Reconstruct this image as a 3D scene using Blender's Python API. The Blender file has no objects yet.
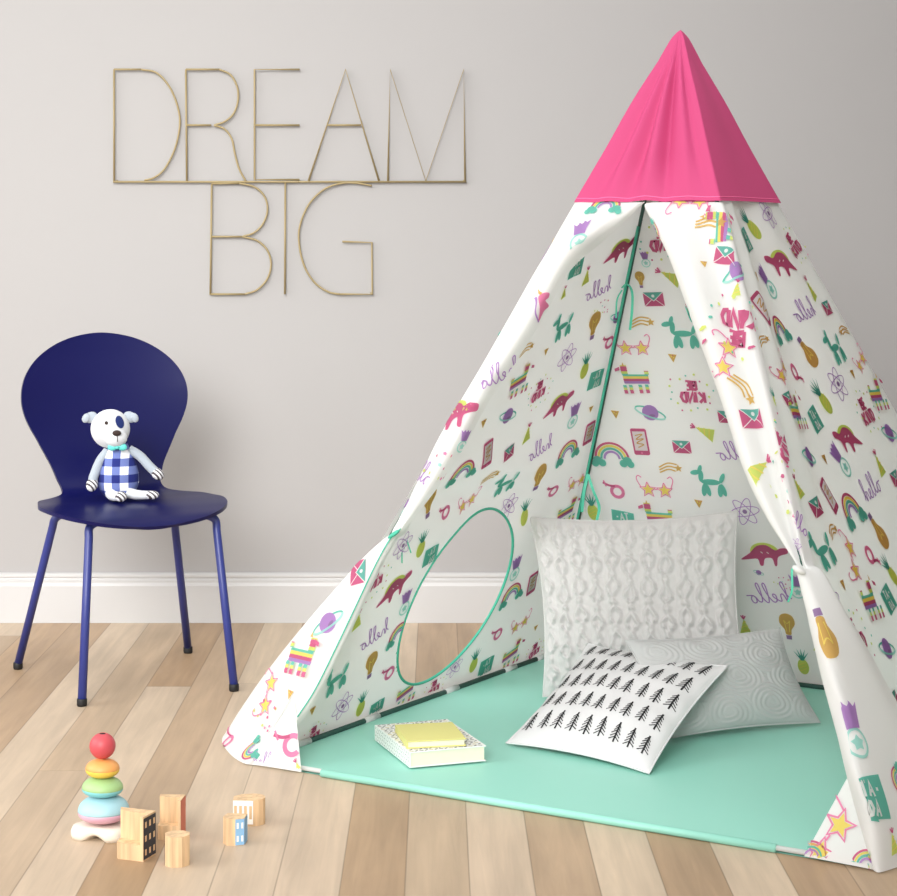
import bpy, bmesh, math, random
from mathutils import Vector, Matrix
from mathutils.geometry import tessellate_polygon
random.seed(7)
PI = math.pi
scene = bpy.context.scene

# ---------------------------------------------------------------- camera
F, CX, HY, CH = 2000.0, 448.5, 240.0, 1.12      # focal length in pixels, centre column, horizon row, eye height (m)
cam_data = bpy.data.cameras.new('camera')
cam_data.sensor_fit = 'HORIZONTAL'
cam_data.sensor_width = 36.0
cam_data.lens = 36.0 * F / 897.0
cam_data.shift_y = -(448.0 - HY) / 897.0
cam = bpy.data.objects.new('camera', cam_data)
scene.collection.objects.link(cam)
cam.location = (0, 0, CH)
cam.rotation_euler = (PI / 2, 0, 0)
scene.camera = cam

# ---------------------------------------------------------------- light
world = bpy.data.worlds.new('world')
scene.world = world
world.use_nodes = True
world.node_tree.nodes['Background'].inputs[0].default_value = (1.0, 0.99, 0.98, 1)
world.node_tree.nodes['Background'].inputs[1].default_value = 1.0

def area(name, loc, target, size, power, color, sy=None):
    l = bpy.data.lights.new(name, 'AREA')
    l.energy = power; l.color = color; l.shape = 'RECTANGLE'; l.size = size; l.size_y = sy or size
    o = bpy.data.objects.new(name, l); scene.collection.objects.link(o)
    o.location = loc
    o.rotation_euler = (Vector(target) - Vector(loc)).to_track_quat('-Z', 'Y').to_euler()
    return o
area('window_light', (-4.4, 3.1, 2.3), (0.1, 4.7, 0.5), 3.0, 95, (1.0, 0.995, 0.985), 2.4)
fill = area('fill_light', (-1.9, -0.4, 3.3), (-0.95, 5.6, 0.8), 3.8, 50, (1.0, 0.99, 0.98))  # added front fill, aimed at the left of the back wall
fill.data.spread = math.radians(44)
scene.view_settings.view_transform = 'Standard'
scene.view_settings.look = 'None'
scene.view_settings.gamma = 1.0
scene.view_settings.use_curve_mapping = False
scene.view_settings.exposure = 0.1

# ---------------------------------------------------------------- helpers
def V(*a): return Vector(a)
def at(px, py, Y):                       # point seen at a pixel of the photograph, at depth Y
    return V((px - CX) * Y / F, Y, CH + (HY - py) * Y / F)
def ground(px, py, z=0.0):
    Y = F * (CH - z) / (py - HY)
    return V((px - CX) * Y / F, Y, z)
def lin(c):
    return tuple(((v / 255) / 12.92 if v / 255 <= 0.04045 else ((v / 255 + 0.055) / 1.055) ** 2.4) for v in c)

def mat(name, rgb, rough=0.6, trans=0.0, bump=0.0, bscale=300, var=0.0, vscale=8, metal=0.0, coat=0.0, sheen=0.0, spec=0.5):
    m = bpy.data.materials.new(name); m.use_nodes = True
    nt = m.node_tree; N = nt.nodes; L = nt.links
    b = N['Principled BSDF']; out = N['Material Output']
    c = (*lin(rgb), 1)
    b.inputs['Base Color'].default_value = c
    b.inputs['Roughness'].default_value = rough
    b.inputs['Metallic'].default_value = metal
    b.inputs['Coat Weight'].default_value = coat
    b.inputs['Sheen Weight'].default_value = sheen
    b.inputs['Specular IOR Level'].default_value = spec
    tc = N.new('ShaderNodeTexCoord')
    no = N.new('ShaderNodeTexNoise'); no.inputs['Scale'].default_value = vscale; no.inputs['Detail'].default_value = 3
    L.new(tc.outputs['Object'], no.inputs['Vector'])
    hs = N.new('ShaderNodeHueSaturation'); hs.inputs['Color'].default_value = c
    mr = N.new('ShaderNodeMapRange')
    mr.inputs['To Min'].default_value = 1 - max(var, 0.01); mr.inputs['To Max'].default_value = 1 + max(var, 0.01)
    L.new(no.outputs['Fac'], mr.inputs['Value']); L.new(mr.outputs['Result'], hs.inputs['Value'])
    L.new(hs.outputs['Color'], b.inputs['Base Color'])
    if bump:
        n2 = N.new('ShaderNodeTexNoise'); n2.inputs['Scale'].default_value = bscale
        L.new(tc.outputs['Object'], n2.inputs['Vector'])
        bp = N.new('ShaderNodeBump'); bp.inputs['Strength'].default_value = bump; bp.inputs['Distance'].default_value = 0.002
        L.new(n2.outputs['Fac'], bp.inputs['Height']); L.new(bp.outputs['Normal'], b.inputs['Normal'])
    if trans:
        t = N.new('ShaderNodeBsdfTranslucent'); L.new(hs.outputs['Color'], t.inputs['Color'])
        mx = N.new('ShaderNodeMixShader'); mx.inputs[0].default_value = trans
        L.new(b.outputs[0], mx.inputs[1]); L.new(t.outputs[0], mx.inputs[2]); L.new(mx.outputs[0], out.inputs['Surface'])
    return m

class MB:
    """collects shapes and links them as ONE mesh object"""
    def __init__(s): s.v = []; s.f = []; s.m = []
    def add(s, vs, fs, mi=0):
        n = len(s.v); s.v += [tuple(p) for p in vs]
        for f in fs: s.f.append(tuple(i + n for i in f)); s.m.append(mi)
    def box(s, c, sx, sy, sz, rz=0, mi=0):
        M = Matrix.Rotation(rz, 3, 'Z')
        vs = [Vector(c) + M @ V(x * sx / 2, y * sy / 2, z * sz / 2) for z in (-1, 1) for y in (-1, 1) for x in (-1, 1)]
        s.add(vs, [(0, 2, 3, 1), (4, 5, 7, 6), (0, 1, 5, 4), (2, 6, 7, 3), (0, 4, 6, 2), (1, 3, 7, 5)], mi)
    def prism(s, poly, z0, z1, mi=0, mtop=None, side_m=None):
        n = len(poly)
        vs = [V(x, y, z0) for x, y in poly] + [V(x, y, z1) for x, y in poly]
        s.add(vs, [tuple(range(n))[::-1]], mi)
        s.add(vs, [tuple(range(n, 2 * n))], mi if mtop is None else mtop)
        for i in range(n):
            j = (i + 1) % n
            s.add([vs[i], vs[j], vs[j + n], vs[i + n]], [(0, 1, 2, 3)], mi if not side_m else side_m.get(i, mi))
    def grid(s, fn, nu, nv, mi=0, keep=None, flip=False):
        vs = [fn(i / nu, j / nv) for j in range(nv + 1) for i in range(nu + 1)]
        fs = []
        for j in range(nv):
            for i in range(nu):
                if keep and not keep((i + .5) / nu, (j + .5) / nv): continue
                a = j * (nu + 1) + i
                q = (a, a + 1, a + nu + 2, a + nu + 1)
                fs.append(q[::-1] if flip else q)
        s.add(vs, fs, mi)
    def tube(s, pts, r, n=10, closed=False, mi=0, cap=True):
        pts = [Vector(p) for p in pts]; m = len(pts)
        rs = r if isinstance(r, (list, tuple)) else [r] * m
        T = []
        for i in range(m):
            a = pts[(i - 1) % m] if (closed or i) else pts[0]
            b = pts[(i + 1) % m] if (closed or i < m - 1) else pts[-1]
            T.append((b - a).normalized())
        up = V(0, 0, 1) if abs(T[0].z) < .9 else V(1, 0, 0)
        N0 = T[0].cross(up).normalized(); vs = []
        for i in range(m):
            N0 = (N0 - T[i] * N0.dot(T[i])).normalized(); B = T[i].cross(N0)
            for k in range(n):
                a = 2 * PI * k / n
                vs.append(pts[i] + (N0 * math.cos(a) + B * math.sin(a)) * rs[i])
        fs = []
        for i in range(m if closed else m - 1):
            for k in range(n):
                j = (i + 1) % m; k2 = (k + 1) % n
                fs.append((i * n + k, i * n + k2, j * n + k2, j * n + k))
        if not closed and cap:
            fs.append(tuple(range(n))[::-1]); fs.append(tuple((m - 1) * n + k for k in range(n)))
        s.add(vs, fs, mi)
    def lathe(s, prof, c=(0, 0, 0), n=40, mi=0, M=None):
        c = Vector(c); vs = []
        for r, z in prof:
            for k in range(n):
                a = 2 * PI * k / n
                p = V(r * math.cos(a), r * math.sin(a), z)
                vs.append(c + (M @ p if M else p))
        fs = [(i * n + k, i * n + (k + 1) % n, (i + 1) * n + (k + 1) % n, (i + 1) * n + k) for i in range(len(prof) - 1) for k in range(n)]
        if prof[0][0] > 1e-6: fs.append(tuple(range(n))[::-1])
        if prof[-1][0] > 1e-6: fs.append(tuple((len(prof) - 1) * n + k for k in range(n)))
        s.add(vs, fs, mi)
    def ell(s, c, rx, ry, rz, M=None, n=24, mi=0):
        c = Vector(c); vs = []; nv = n // 2
        for j in range(nv + 1):
            t = PI * j / nv
            for k in range(n):
                a = 2 * PI * k / n
                p = V(rx * math.sin(t) * math.cos(a), ry * math.sin(t) * math.sin(a), -rz * math.cos(t))
                vs.append(c + (M @ p if M else p))
        fs = [(j * n + k, j * n + (k + 1) % n, (j + 1) * n + (k + 1) % n, (j + 1) * n + k) for j in range(nv) for k in range(n)]
        s.add(vs, fs, mi)
    def build(s, name, mats, parent=None, smooth=True, bevel=0, origin=None, merge=False):
        me = bpy.data.meshes.new(name)
        off = Vector(origin) if origin is not None else (parent.matrix_basis.translation if parent is not None and parent.type == 'EMPTY' else None)
        if parent is not None and parent.type != 'EMPTY':
            off = parent.get('_o'); off = Vector(off) if off else V(0, 0, 0)
        vs = s.v if off is None else [tuple(Vector(p) - off) for p in s.v]
        me.from_pydata(vs, [], s.f)
        ms = mats if isinstance(mats, (list, tuple)) else [mats]
        for m in ms: me.materials.append(m)
        me.polygons.foreach_set('material_index', s.m)
        if merge:
            b = bmesh.new(); b.from_mesh(me); bmesh.ops.remove_doubles(b, verts=b.verts, dist=1e-5)
            bmesh.ops.recalc_face_normals(b, faces=b.faces); b.to_mesh(me); b.free()
        me.polygons.foreach_set('use_smooth', [smooth] * len(me.polygons))
        me.update()
        o = bpy.data.objects.new(name, me); scene.collection.objects.link(o)
        if parent is not None:
            o.parent = parent
        elif off is not None: o.location = off
        OFF[o.name] = off
        if bevel:
            md = o.modifiers.new('bevel', 'BEVEL'); md.width = bevel; md.segments = 3; md.limit_method = 'ANGLE'
            md.harden_normals = False
        return o
OFF = {}
def sub(mb, name, mats, parent, **k):                     # a sub-part: child of a part, in its parent's coordinates
    o = mb.build(name, mats, None, origin=OFF.get(parent.name) or V(0, 0, 0), **k)
    o.location = (0, 0, 0); o.parent = parent; OFF[o.name] = OFF.get(parent.name)
    return o
def tag(o, label=None, cat=None, group=None, kind=None):
    if label: o['label'] = label
    if cat: o['category'] = cat
    if group: o['group'] = group
    if kind: o['kind'] = kind
    return o
def thing(name, loc, label, cat, group=None):
    e = bpy.data.objects.new(name, None); scene.collection.objects.link(e)
    e.location = loc; e.empty_display_size = 0.05
    e.matrix_basis = Matrix.Translation(Vector(loc))
    return tag(e, label, cat, group)
def crom(P, t):                                            # Catmull-Rom through P, t in 0..1
    n = len(P) - 1; x = min(max(t, 0), 1) * n; i = min(int(x), n - 1); f = x - i
    p0 = P[i - 1] if i else P[0] * 2 - P[1]
    p1, p2 = P[i], P[i + 1]
    p3 = P[i + 2] if i + 2 <= n else P[n] * 2 - P[n - 1]
    return (p1 * 2 + (p2 - p0) * f + (p0 * 2 - p1 * 5 + p2 * 4 - p3) * f * f + (p1 * 3 - p0 - p2 * 3 + p3) * f ** 3) * 0.5
def smooth_line(P, n=8, closed=False):
    P = [Vector(p) for p in P]
    if closed:
        m = len(P); Q = P[-1:] + P + P[:2]
        out = []
        for i in range(m):
            for k in range(n):
                f = k / n; a, b, c, d = Q[i], Q[i + 1], Q[i + 2], Q[i + 3]
                out.append((b * 2 + (c - a) * f + (a * 2 - b * 5 + c * 4 - d) * f * f + (b * 3 - a - c * 3 + d) * f ** 3) * 0.5)
        return out
    return [crom(P, k / (n * (len(P) - 1))) for k in range(n * (len(P) - 1) + 1)]
def noise2(x, y):
    return (math.sin(x * 1.7 + 1.3 * math.sin(y * 1.1 + .5)) + math.sin(y * 2.3 + 1.1 * math.sin(x * .9 + 2.))) * .5

# ---------------------------------------------------------------- the room
WALL_Y = F * CH / (622 - HY)
def floor_material():
    m = bpy.data.materials.new('oak planks'); m.use_nodes = True
    nt = m.node_tree; N = nt.nodes; L = nt.links; b = N['Principled BSDF']
    def math_(op, a, c=None, d=None):
        n = N.new('ShaderNodeMath'); n.operation = op
        for i, x in enumerate((a, c, d)):
            if x is None: continue
            if isinstance(x, (int, float)): n.inputs[i].default_value = x
            else: L.new(x, n.inputs[i])
        return n.outputs[0]
    g = N.new('ShaderNodeNewGeometry'); sp = N.new('ShaderNodeSeparateXYZ'); L.new(g.outputs['Position'], sp.inputs[0])
    x0, y0 = sp.outputs['X'], sp.outputs['Y']
    x = math_('ADD', math_('ADD', x0, math_('MULTIPLY', y0, 0.0055)), 0.0563 + 11.23)
    W = 0.1123; LEN = 2.5
    row = math_('FLOOR', math_('DIVIDE', x, W)); fx = math_('FRACT', math_('DIVIDE', x, W))
    wn = N.new('ShaderNodeTexWhiteNoise'); wn.noise_dimensions = '1D'; L.new(row, wn.inputs['W'])
    y = math_('DIVIDE', math_('ADD', y0, math_('MULTIPLY', wn.outputs['Value'], 7.31)), LEN)
    col = math_('FLOOR', y); fy = math_('FRACT', y)
    cb = N.new('ShaderNodeCombineXYZ'); L.new(row, cb.inputs[0]); L.new(col, cb.inputs[1])
    w2 = N.new('ShaderNodeTexWhiteNoise'); w2.noise_dimensions = '2D'; L.new(cb.outputs[0], w2.inputs['Vector'])
    ramp = N.new('ShaderNodeValToRGB'); L.new(w2.outputs['Value'], ramp.inputs[0])
    e = ramp.color_ramp.elements
    e[0].position = 0.0; e[0].color = (*lin((176, 146, 113)), 1)
    e[1].position = 1.0; e[1].color = (*lin((208, 188, 162)), 1)
    for p, c in ((.25, (182, 155, 126)), (.5, (193, 169, 141)), (.75, (205, 183, 158))):
        k = ramp.color_ramp.elements.new(p); k.color = (*lin(c), 1)
    # grain: noise stretched along the plank, shifted plank by plank
    cg = N.new('ShaderNodeCombineXYZ')
    L.new(math_('ADD', math_('MULTIPLY', x, 40), math_('MULTIPLY', w2.outputs['Value'], 50)), cg.inputs[0])
    L.new(math_('MULTIPLY', y0, 2.2), cg.inputs[1]); L.new(row, cg.inputs[2])
    ng = N.new('ShaderNodeTexNoise'); ng.inputs['Scale'].default_value = 1.0; ng.inputs['Detail'].default_value = 6
    ng.inputs['Roughness'].default_value = .62; ng.inputs['Distortion'].default_value = .6
    L.new(cg.outputs[0], ng.inputs['Vector'])
    c2 = N.new('ShaderNodeCombineXYZ')
    L.new(math_('ADD', math_('MULTIPLY', x, 9), math_('MULTIPLY', w2.outputs['Value'], 30)), c2.inputs[0])
    L.new(math_('MULTIPLY', y0, 1.6), c2.inputs[1]); L.new(row, c2.inputs[2])
    n3 = N.new('ShaderNodeTexNoise'); n3.inputs['Scale'].default_value = 1.3; n3.inputs['Detail'].default_value = 3
    L.new(c2.outputs[0], n3.inputs['Vector'])
    mr = N.new('ShaderNodeMapRange'); mr.inputs['From Min'].default_value = .3; mr.inputs['From Max'].default_value = .7
    mr.inputs['To Min'].default_value = .86; mr.inputs['To Max'].default_value = 1.06
    L.new(ng.outputs['Fac'], mr.inputs['Value'])
    m3 = N.new('ShaderNodeMapRange'); m3.inputs['From Min'].default_value = .35; m3.inputs['From Max'].default_value = .75
    m3.inputs['To Min'].default_value = .84; m3.inputs['To Max'].default_value = 1.06
    L.new(n3.outputs['Fac'], m3.inputs['Value'])
    ex = math_('MINIMUM', fx, math_('SUBTRACT', 1, fx)); ey = math_('MULTIPLY', math_('MINIMUM', fy, math_('SUBTRACT', 1, fy)), LEN / W)
    edge = math_('MINIMUM', ex, ey)
    mg = N.new('ShaderNodeMapRange'); mg.inputs['From Min'].default_value = .004; mg.inputs['From Max'].default_value = .018
    mg.inputs['To Min'].default_value = .66; mg.inputs['To Max'].default_value = 1.0
    L.new(edge, mg.inputs['Value'])
    val = math_('MULTIPLY', math_('MULTIPLY', mr.outputs[0], m3.outputs[0]), mg.outputs[0])
    hs = N.new('ShaderNodeHueSaturation'); L.new(ramp.outputs[0], hs.inputs['Color']); L.new(val, hs.inputs['Value'])
    L.new(hs.outputs[0], b.inputs['Base Color'])
    b.inputs['Roughness'].default_value = .48; b.inputs['Specular IOR Level'].default_value = .35
    bp = N.new('ShaderNodeBump'); bp.inputs['Strength'].default_value = .25; bp.inputs['Distance'].default_value = .002
    L.new(mg.outputs[0], bp.inputs['Height']); L.new(bp.outputs[0], b.inputs['Normal'])
    return m
b = MB(); b.box((0.2, 2.9, -0.05), 9.0, 6.2, 0.1)
tag(b.build('floor', floor_material(), smooth=False), 'light oak plank floor running toward the back wall', 'floor', kind='structure')
m_wall = mat('wall paint', (163, 161, 160), .85, bump=.05, bscale=500)
b = MB(); b.box((0.2, WALL_Y + .06, 1.4), 9.0, 0.12, 3.0)
tag(b.build('wall_back', m_wall, smooth=False), 'plain warm grey painted wall behind the tent and chair', 'wall', kind='structure')
b = MB(); b.box((2.26, 3.2, 1.4), 0.12, 5.4, 3.0)  # unseen wall, added to keep ambient light off the right side
tag(b.build('shade_wall_right', m_wall, smooth=False), 'plain grey wall added out of view at the right to shade the back wall', 'wall', kind='structure')
m_trim = mat('white trim paint', (190, 189, 188), .4)
b = MB(); Wy = WALL_Y
prof = [(0.0, 0.0), (-.018, 0.0), (-.018, .108), (-.016, .114), (-.0145, .117), (-.0145, .124), (-.010, .1265), (-.009, .130), (-.0125, .133), (-.0125, .139), (-.010, .142), (-.004, .1445), (0, .145)]
vs = [V(x, Wy + y - .0005, z + .0005) for x in (-4.3, 4.7) for y, z in prof]; n = len(prof)
b.add(vs, [(i, i + 1, i + 1 + n, i + n) for i in range(n - 1)] + [tuple(range(n)), tuple(range(2 * n - 1, n - 1, -1))])
tag(b.build('baseboard_back', m_trim, smooth=False), 'white moulded baseboard along the foot of the wall', 'baseboard', kind='structure')

# ---------------------------------------------------------------- tent geometry
FL, FR, BL = ground(252, 764), ground(876, 870), ground(548, 657)
BR = FR + BL - FL
CEN = (FL + BR) / 2
APEX = V(CEN.x + .004, CEN.y, 1.589)
ZC, SC = 1.206, .2435
def capc(P, z=ZC):
    s = SC * (APEX.z - z) / (APEX.z - ZC); c = CEN + (P - CEN) * s; return V(c.x, c.y, z)
def pole_at(P, z):
    t = z / ZC; return P.lerp(capc(P), t)
def pole_py(P, py):
    lo, hi = -.2, 1.6
    for _ in range(40):
        m = (lo + hi) / 2; p = pole_at(P, m)
        if HY + F * (CH - p.z) / p.y > py: lo = m
        else: hi = m
    return pole_at(P, lo)

class Wall:
    """one slanting cloth face between two poles; s runs along its foot, t up the slope, n points to the side looked at"""
    def __init__(s, A, B, n_sign=1, disp=None, ztop=1.24):
        s.A = A; s.es = (B - A).normalized(); s.L = (B - A).length
        mid0 = (A + B) / 2; mid1 = (pole_at(A, ZC) + pole_at(B, ZC)) / 2
        et = mid1 - A; et = (et - s.es * et.dot(s.es)).normalized(); s.et = et
        s.n = s.es.cross(et).normalized() * n_sign
        s.T = (mid1 - A).dot(et) * ztop / ZC
        s.l1 = (pole_at(A, ztop) - A).dot(s.es); s.r1 = (pole_at(B, ztop) - A).dot(s.es)
        s.disp = disp or (lambda a, b: 0)
    def st(s, u, v): return (s.l1 * v + u * (s.L + (s.r1 - s.L) * v - s.l1 * v), v * s.T)
    def uv(s, a, b): v = b / s.T; l = s.l1 * v; r = s.L + (s.r1 - s.L) * v; return ((a - l) / max(r - l, 1e-4), v)
    def pt(s, a, b, off=0):
        u, v = s.uv(a, b)
        return s.A + s.es * a + s.et * b + s.n * (off + s.disp(u, v))
    def find(s, px, py):
        d = at(px, py, 1.0) - V(0, 0, CH); o = V(0, 0, CH)
        k = (s.A - o).dot(s.n) / d.dot(s.n); p = o + d * k - s.A
        return (p.dot(s.es), p.dot(s.et))
    def hit(s, px, py, off=0):
        a, b = s.find(px, py); return s.A + s.es * a + s.et * b + s.n * off
    def mapper(s, c, side, size, rot, mir):
        ca, sa = math.cos(rot), math.sin(rot)
        def f(x, y, off):
            if mir: x = -x
            return s.pt(c[0] + (x * ca - y * sa) * size, c[1] + (x * sa + y * ca) * size, side * off)
        return f

class Loft:
    """cloth through a net of points; u across a row, v down the rows"""
    def __init__(s, rows, flip=1, wr=0):
        s.flip = flip; s.wr = wr; s.cache = None; s.rows = []
        for r in rows:                                   # even spacing along each row
            P = [crom(r, k / 60) for k in range(61)]; L = [0]
            for k in range(60): L.append(L[-1] + (P[k + 1] - P[k]).length)
            out = []
            for q in range(15):
                t = L[-1] * q / 14; k = max(i for i in range(61) if L[i] <= t + 1e-9); k = min(k, 59)
                out.append(P[k].lerp(P[k + 1], (t - L[k]) / max(L[k + 1] - L[k], 1e-9)))
            s.rows.append(out)
        s.prep()
    GU, GV = 60, 240
    def prep(s):
        s.g = []
        for j in range(s.GV + 1): s.g.append([crom([crom(r, i / s.GU) for r in s.rows], j / s.GV) for i in range(s.GU + 1)] if not j else None)
        cols = [[crom(r, i / s.GU) for r in s.rows] for i in range(s.GU + 1)]
        s.g = [[crom(c, j / s.GV) for c in cols] for j in range(s.GV + 1)]
    def base(s, u, v):
        x = min(max(u, 0), 1) * s.GU; y = min(max(v, 0), 1) * s.GV
        i = min(int(x), s.GU - 1); j = min(int(y), s.GV - 1); x -= i; y -= j
        return (s.g[j][i] * (1 - x) + s.g[j][i + 1] * x) * (1 - y) + (s.g[j + 1][i] * (1 - x) + s.g[j + 1][i + 1] * x) * y
    def fr(s, u, v):
        e = 1.2e-2; u1, u0 = min(u + e, 1), max(u - e, 0); v1, v0 = min(v + e, 1), max(v - e, 0)
        du = (s.base(u1, v) - s.base(u0, v)) / (u1 - u0); dv = (s.base(u, v1) - s.base(u, v0)) / (v1 - v0)
        n = du.cross(dv)
        return du, dv, (n.normalized() if n.length > 1e-9 else V(0, -1, 0)) * s.flip
    def pt(s, u, v, off=0):
        p = s.base(u, v)
        if off or s.wr:
            n = s.fr(u, v)[2]; p = p + n * (off + s.wr * noise2(u * 7 + v * 3, v * 9) * math.sin(PI * min(max(v, 0), 1)))
        return p
    def find(s, px, py):
        if s.cache is None:
            s.cache = []
            for i in range(61):
                for j in range(121):
                    p = s.base(i / 60, j / 120); s.cache.append((CX + F * p.x / p.y, HY + F * (CH - p.z) / p.y, p.y, i / 60, j / 120))
        best = min(s.cache, key=lambda q: math.hypot(q[0] - px, q[1] - py) + (q[2] - 3.5) * 1.5)
        return best[3], best[4]
    def mapper(s, c, side, size, rot, mir):
        du, dv, n = s.fr(*c); lu, lv = max(du.length, .05), max(dv.length, .05)
        ur = du.normalized(); up = V(0, 0, 1)
        up = (up - n * up.dot(n)).normalized(); rt = V(1, 0, 0); rt = (rt - n * rt.dot(n)); rt = (rt - up * rt.dot(up)).normalized()
        # local axes expressed in u,v
        a11, a12, a22 = du.dot(du), du.dot(dv), dv.dot(dv); det = max(a11 * a22 - a12 * a12, 1e-9)
        def coef(w):
            x, y = w.dot(du), w.dot(dv); return ((x * a22 - y * a12) / det, (a11 * y - a12 * x) / det)
        P0 = s.base(*c); ca, sa = math.cos(rot), math.sin(rot)
        def f(x, y, off):
            if mir: x = -x
            X = (x * ca - y * sa) * size; Y = (x * sa + y * ca) * size
            u, v = c; tgt = P0 + rt * X + up * Y
            for _ in range(4):
                d1, d2, _n = s.fr(u, v); w = tgt - s.base(u, v); x1, y1 = w.dot(d1), w.dot(d2)
                b11, b12, b22 = d1.dot(d1), d1.dot(d2), d2.dot(d2); dd = max(b11 * b22 - b12 * b12, 1e-9)
                u += max(-.1, min(.1, (x1 * b22 - y1 * b12) / dd)); v += max(-.1, min(.1, (b11 * y1 - b12 * x1) / dd))
            return s.pt(min(max(u, 0), 1), min(max(v, 0), 1), side * off)
        return f

# ---------------------------------------------------------------- the printed motifs, drawn as outlines about 1 unit across
PAL = {'crimson': (190, 38, 98), 'pink': (226, 92, 150), 'teal': (52, 178, 152), 'aqua': (140, 216, 202), 'lime': (200, 216, 66),
       'gold': (205, 152, 42), 'yellow': (240, 214, 62), 'purple': (158, 98, 184), 'green': (20, 140, 116), 'white': (244, 244, 242), 'violet': (122, 78, 140)}
PAL = {k: tuple(int(c + (244 - c) * (.34 if k != 'white' else 0)) for c in v) for k, v in PAL.items()}
PK = list(PAL)
def circ(x, y, r, ry=None, n=18, rot=0, a0=0, a1=2 * PI):
    ry = ry or r; full = abs(a1 - a0 - 2 * PI) < 1e-6; m = n if full else n + 1; o = []
    for k in range(m):
        a = a0 + (a1 - a0) * k / n; p, q = r * math.cos(a), ry * math.sin(a)
        o.append((x + p * math.cos(rot) - q * math.sin(rot), y + p * math.sin(rot) + q * math.cos(rot)))
    return o
def star(x, y, r, k=.45, rot=PI / 2): return [(x + (r if i % 2 == 0 else r * k) * math.cos(rot + i * PI / 5), y + (r if i % 2 == 0 else r * k) * math.sin(rot + i * PI / 5)) for i in range(10)]
def sm(P, n=5, closed=False): return [(p.x, p.y) for p in smooth_line([V(x, y, 0) for x, y in P], n, closed)]
GLY = {'B': [[(0, 0), (0, 1), (.5, .95), (.55, .7), (.1, .52), (.6, .4), (.6, .08), (0, 0)]], 'E': [[(.55, 1), (0, 1), (0, 0), (.55, 0)], [(0, .5), (.45, .5)]],
       'K': [[(0, 0), (0, 1)], [(.6, 1), (.05, .45), (.6, 0)]], 'I': [[(.1, 0), (.1, 1)]], 'N': [[(0, 0), (0, 1), (.6, 0), (.6, 1)]],
       'D': [[(0, 0), (0, 1), (.4, .9), (.6, .5), (.4, .1), (0, 0)]], 'T': [[(0, 1), (.7, 1)], [(.35, 1), (.35, 0)]], 'A': [[(0, 0), (.3, 1), (.6, 0)], [(.12, .35), (.48, .35)]],
       '-': [[(.1, .5), (.4, .5)]]}
GW = {'I': .35, '-': .6}
def word(t, x, y, h, w, col):
    tot = sum(GW.get(c, .88) for c in t) * h * .8; o = []; x -= tot / 2
    for c in t:
        for st in GLY[c]: o.append(('s', col, w, [(x + a * h * .8, y + b * h) for a, b in st]))
        x += GW.get(c, .88) * h * .8
    return o
def icon_rainbow():
    o = []
    for r, c in ((.46, 'crimson'), (.38, 'yellow'), (.30, 'teal'), (.21, 'purple')): o.append(('s', c, .062, circ(0, -.15, r, n=16, a0=0, a1=PI)))
    for sx in (-1, 1):
        o += [('p', 'teal', circ(sx * .42, -.2, .13)), ('p', 'teal', circ(sx * .30, -.27, .11)), ('p', 'teal', circ(sx * .5, -.29, .1))]
    return o
def icon_hello():
    P = [(-.72, -.1), (-.6, .05), (-.5, .38), (-.56, .45), (-.6, .3), (-.58, -.16), (-.5, .06), (-.42, .05), (-.4, -.14), (-.3, -.1), (-.18, .02), (-.2, .1), (-.27, .04), (-.25, -.13), (-.14, -.14),
         (-.02, .1), (.04, .4), (-.02, .46), (-.05, .3), (-.02, -.1), (.06, -.14), (.18, .1), (.24, .42), (.18, .48), (.15, .3), (.18, -.08), (.28, -.1), (.36, .05), (.44, .1), (.5, 0), (.46, -.12), (.37, -.12), (.35, 0), (.42, .1), (.62, .12)]
    return [('s', 'purple', .036, sm(P, 4))]
def icon_bekind():
    o = word('BE', .0, .04, .26, .075, 'crimson') + word('KIND', .0, -.34, .32, .085, 'crimson')
    rr = random.Random(3)
    for k in range(17):
        a = 2 * PI * k / 17; r = .56 + .08 * (k % 3)
        o.append(('p', ['teal', 'lime', 'crimson', 'lime'][k % 4], circ(r * math.cos(a), -.04 + r * .82 * math.sin(a), .03 + .008 * (k % 2), n=6)))
    return o
def icon_tada():
    o = [('p', 'teal', [(-.36, -.36), (-.4, .3), (-.1, .36), (.36, .42), (.42, -.28), (.1, -.3)])]
    return o + word('TA-', .02, .05, .24, .055, 'white') + word('DA', .0, -.26, .24, .055, 'white')
def icon_pinata():
    C = ['crimson', 'lime', 'teal', 'purple', 'crimson', 'yellow', 'teal', 'lime', 'crimson']
    o = []
    def rows(x0, x1, y0, y1):
        k = int((y0 + 1) / .075)
        y = y0
        while y < y1 - 1e-6:
            k = int((y + 1.0001) / .075); e = min((k + 1) * .075 - 1, y1)
            o.append(('p', C[k % 9], [(x0, y), (x1, y), (x1 + .015, e), (x0 + .015, e)])); y = e + 1e-6
    rows(-.36, .36, -.1, .18); rows(.2, .38, .18, .46); rows(-.4, -.28, .18, .3)
    for x in (-.34, -.16, .1, .26): rows(x, x + .1, -.36, -.1)
    o.append(('p', 'crimson', [(.38, .34), (.52, .3), (.52, .38), (.38, .44)])); o.append(('p', 'gold', [(.22, .46), (.26, .58), (.3, .46)]))
    return o
def icon_dino():
    o = [('p', 'lime', circ(.0, .03, .36, .25, n=22, a0=-.15, a1=PI + .15))]
    body = sm([(-.62, -.2), (-.38, -.02), (-.18, .18), (.06, .22), (.26, .1), (.4, .16), (.56, .16), (.56, .04), (.4, -.02), (.3, -.1), (.26, -.3), (.2, -.3), (.16, -.12), (-.02, -.14), (-.08, -.32), (-.16, -.32), (-.2, -.16), (-.4, -.18)], 3, True)
    o.append(('p', 'crimson', body))
    for x in (-.1, .05): o.append(('s', 'white', .02, [(x, .04), (x + .05, .0)]))
    return o
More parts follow.
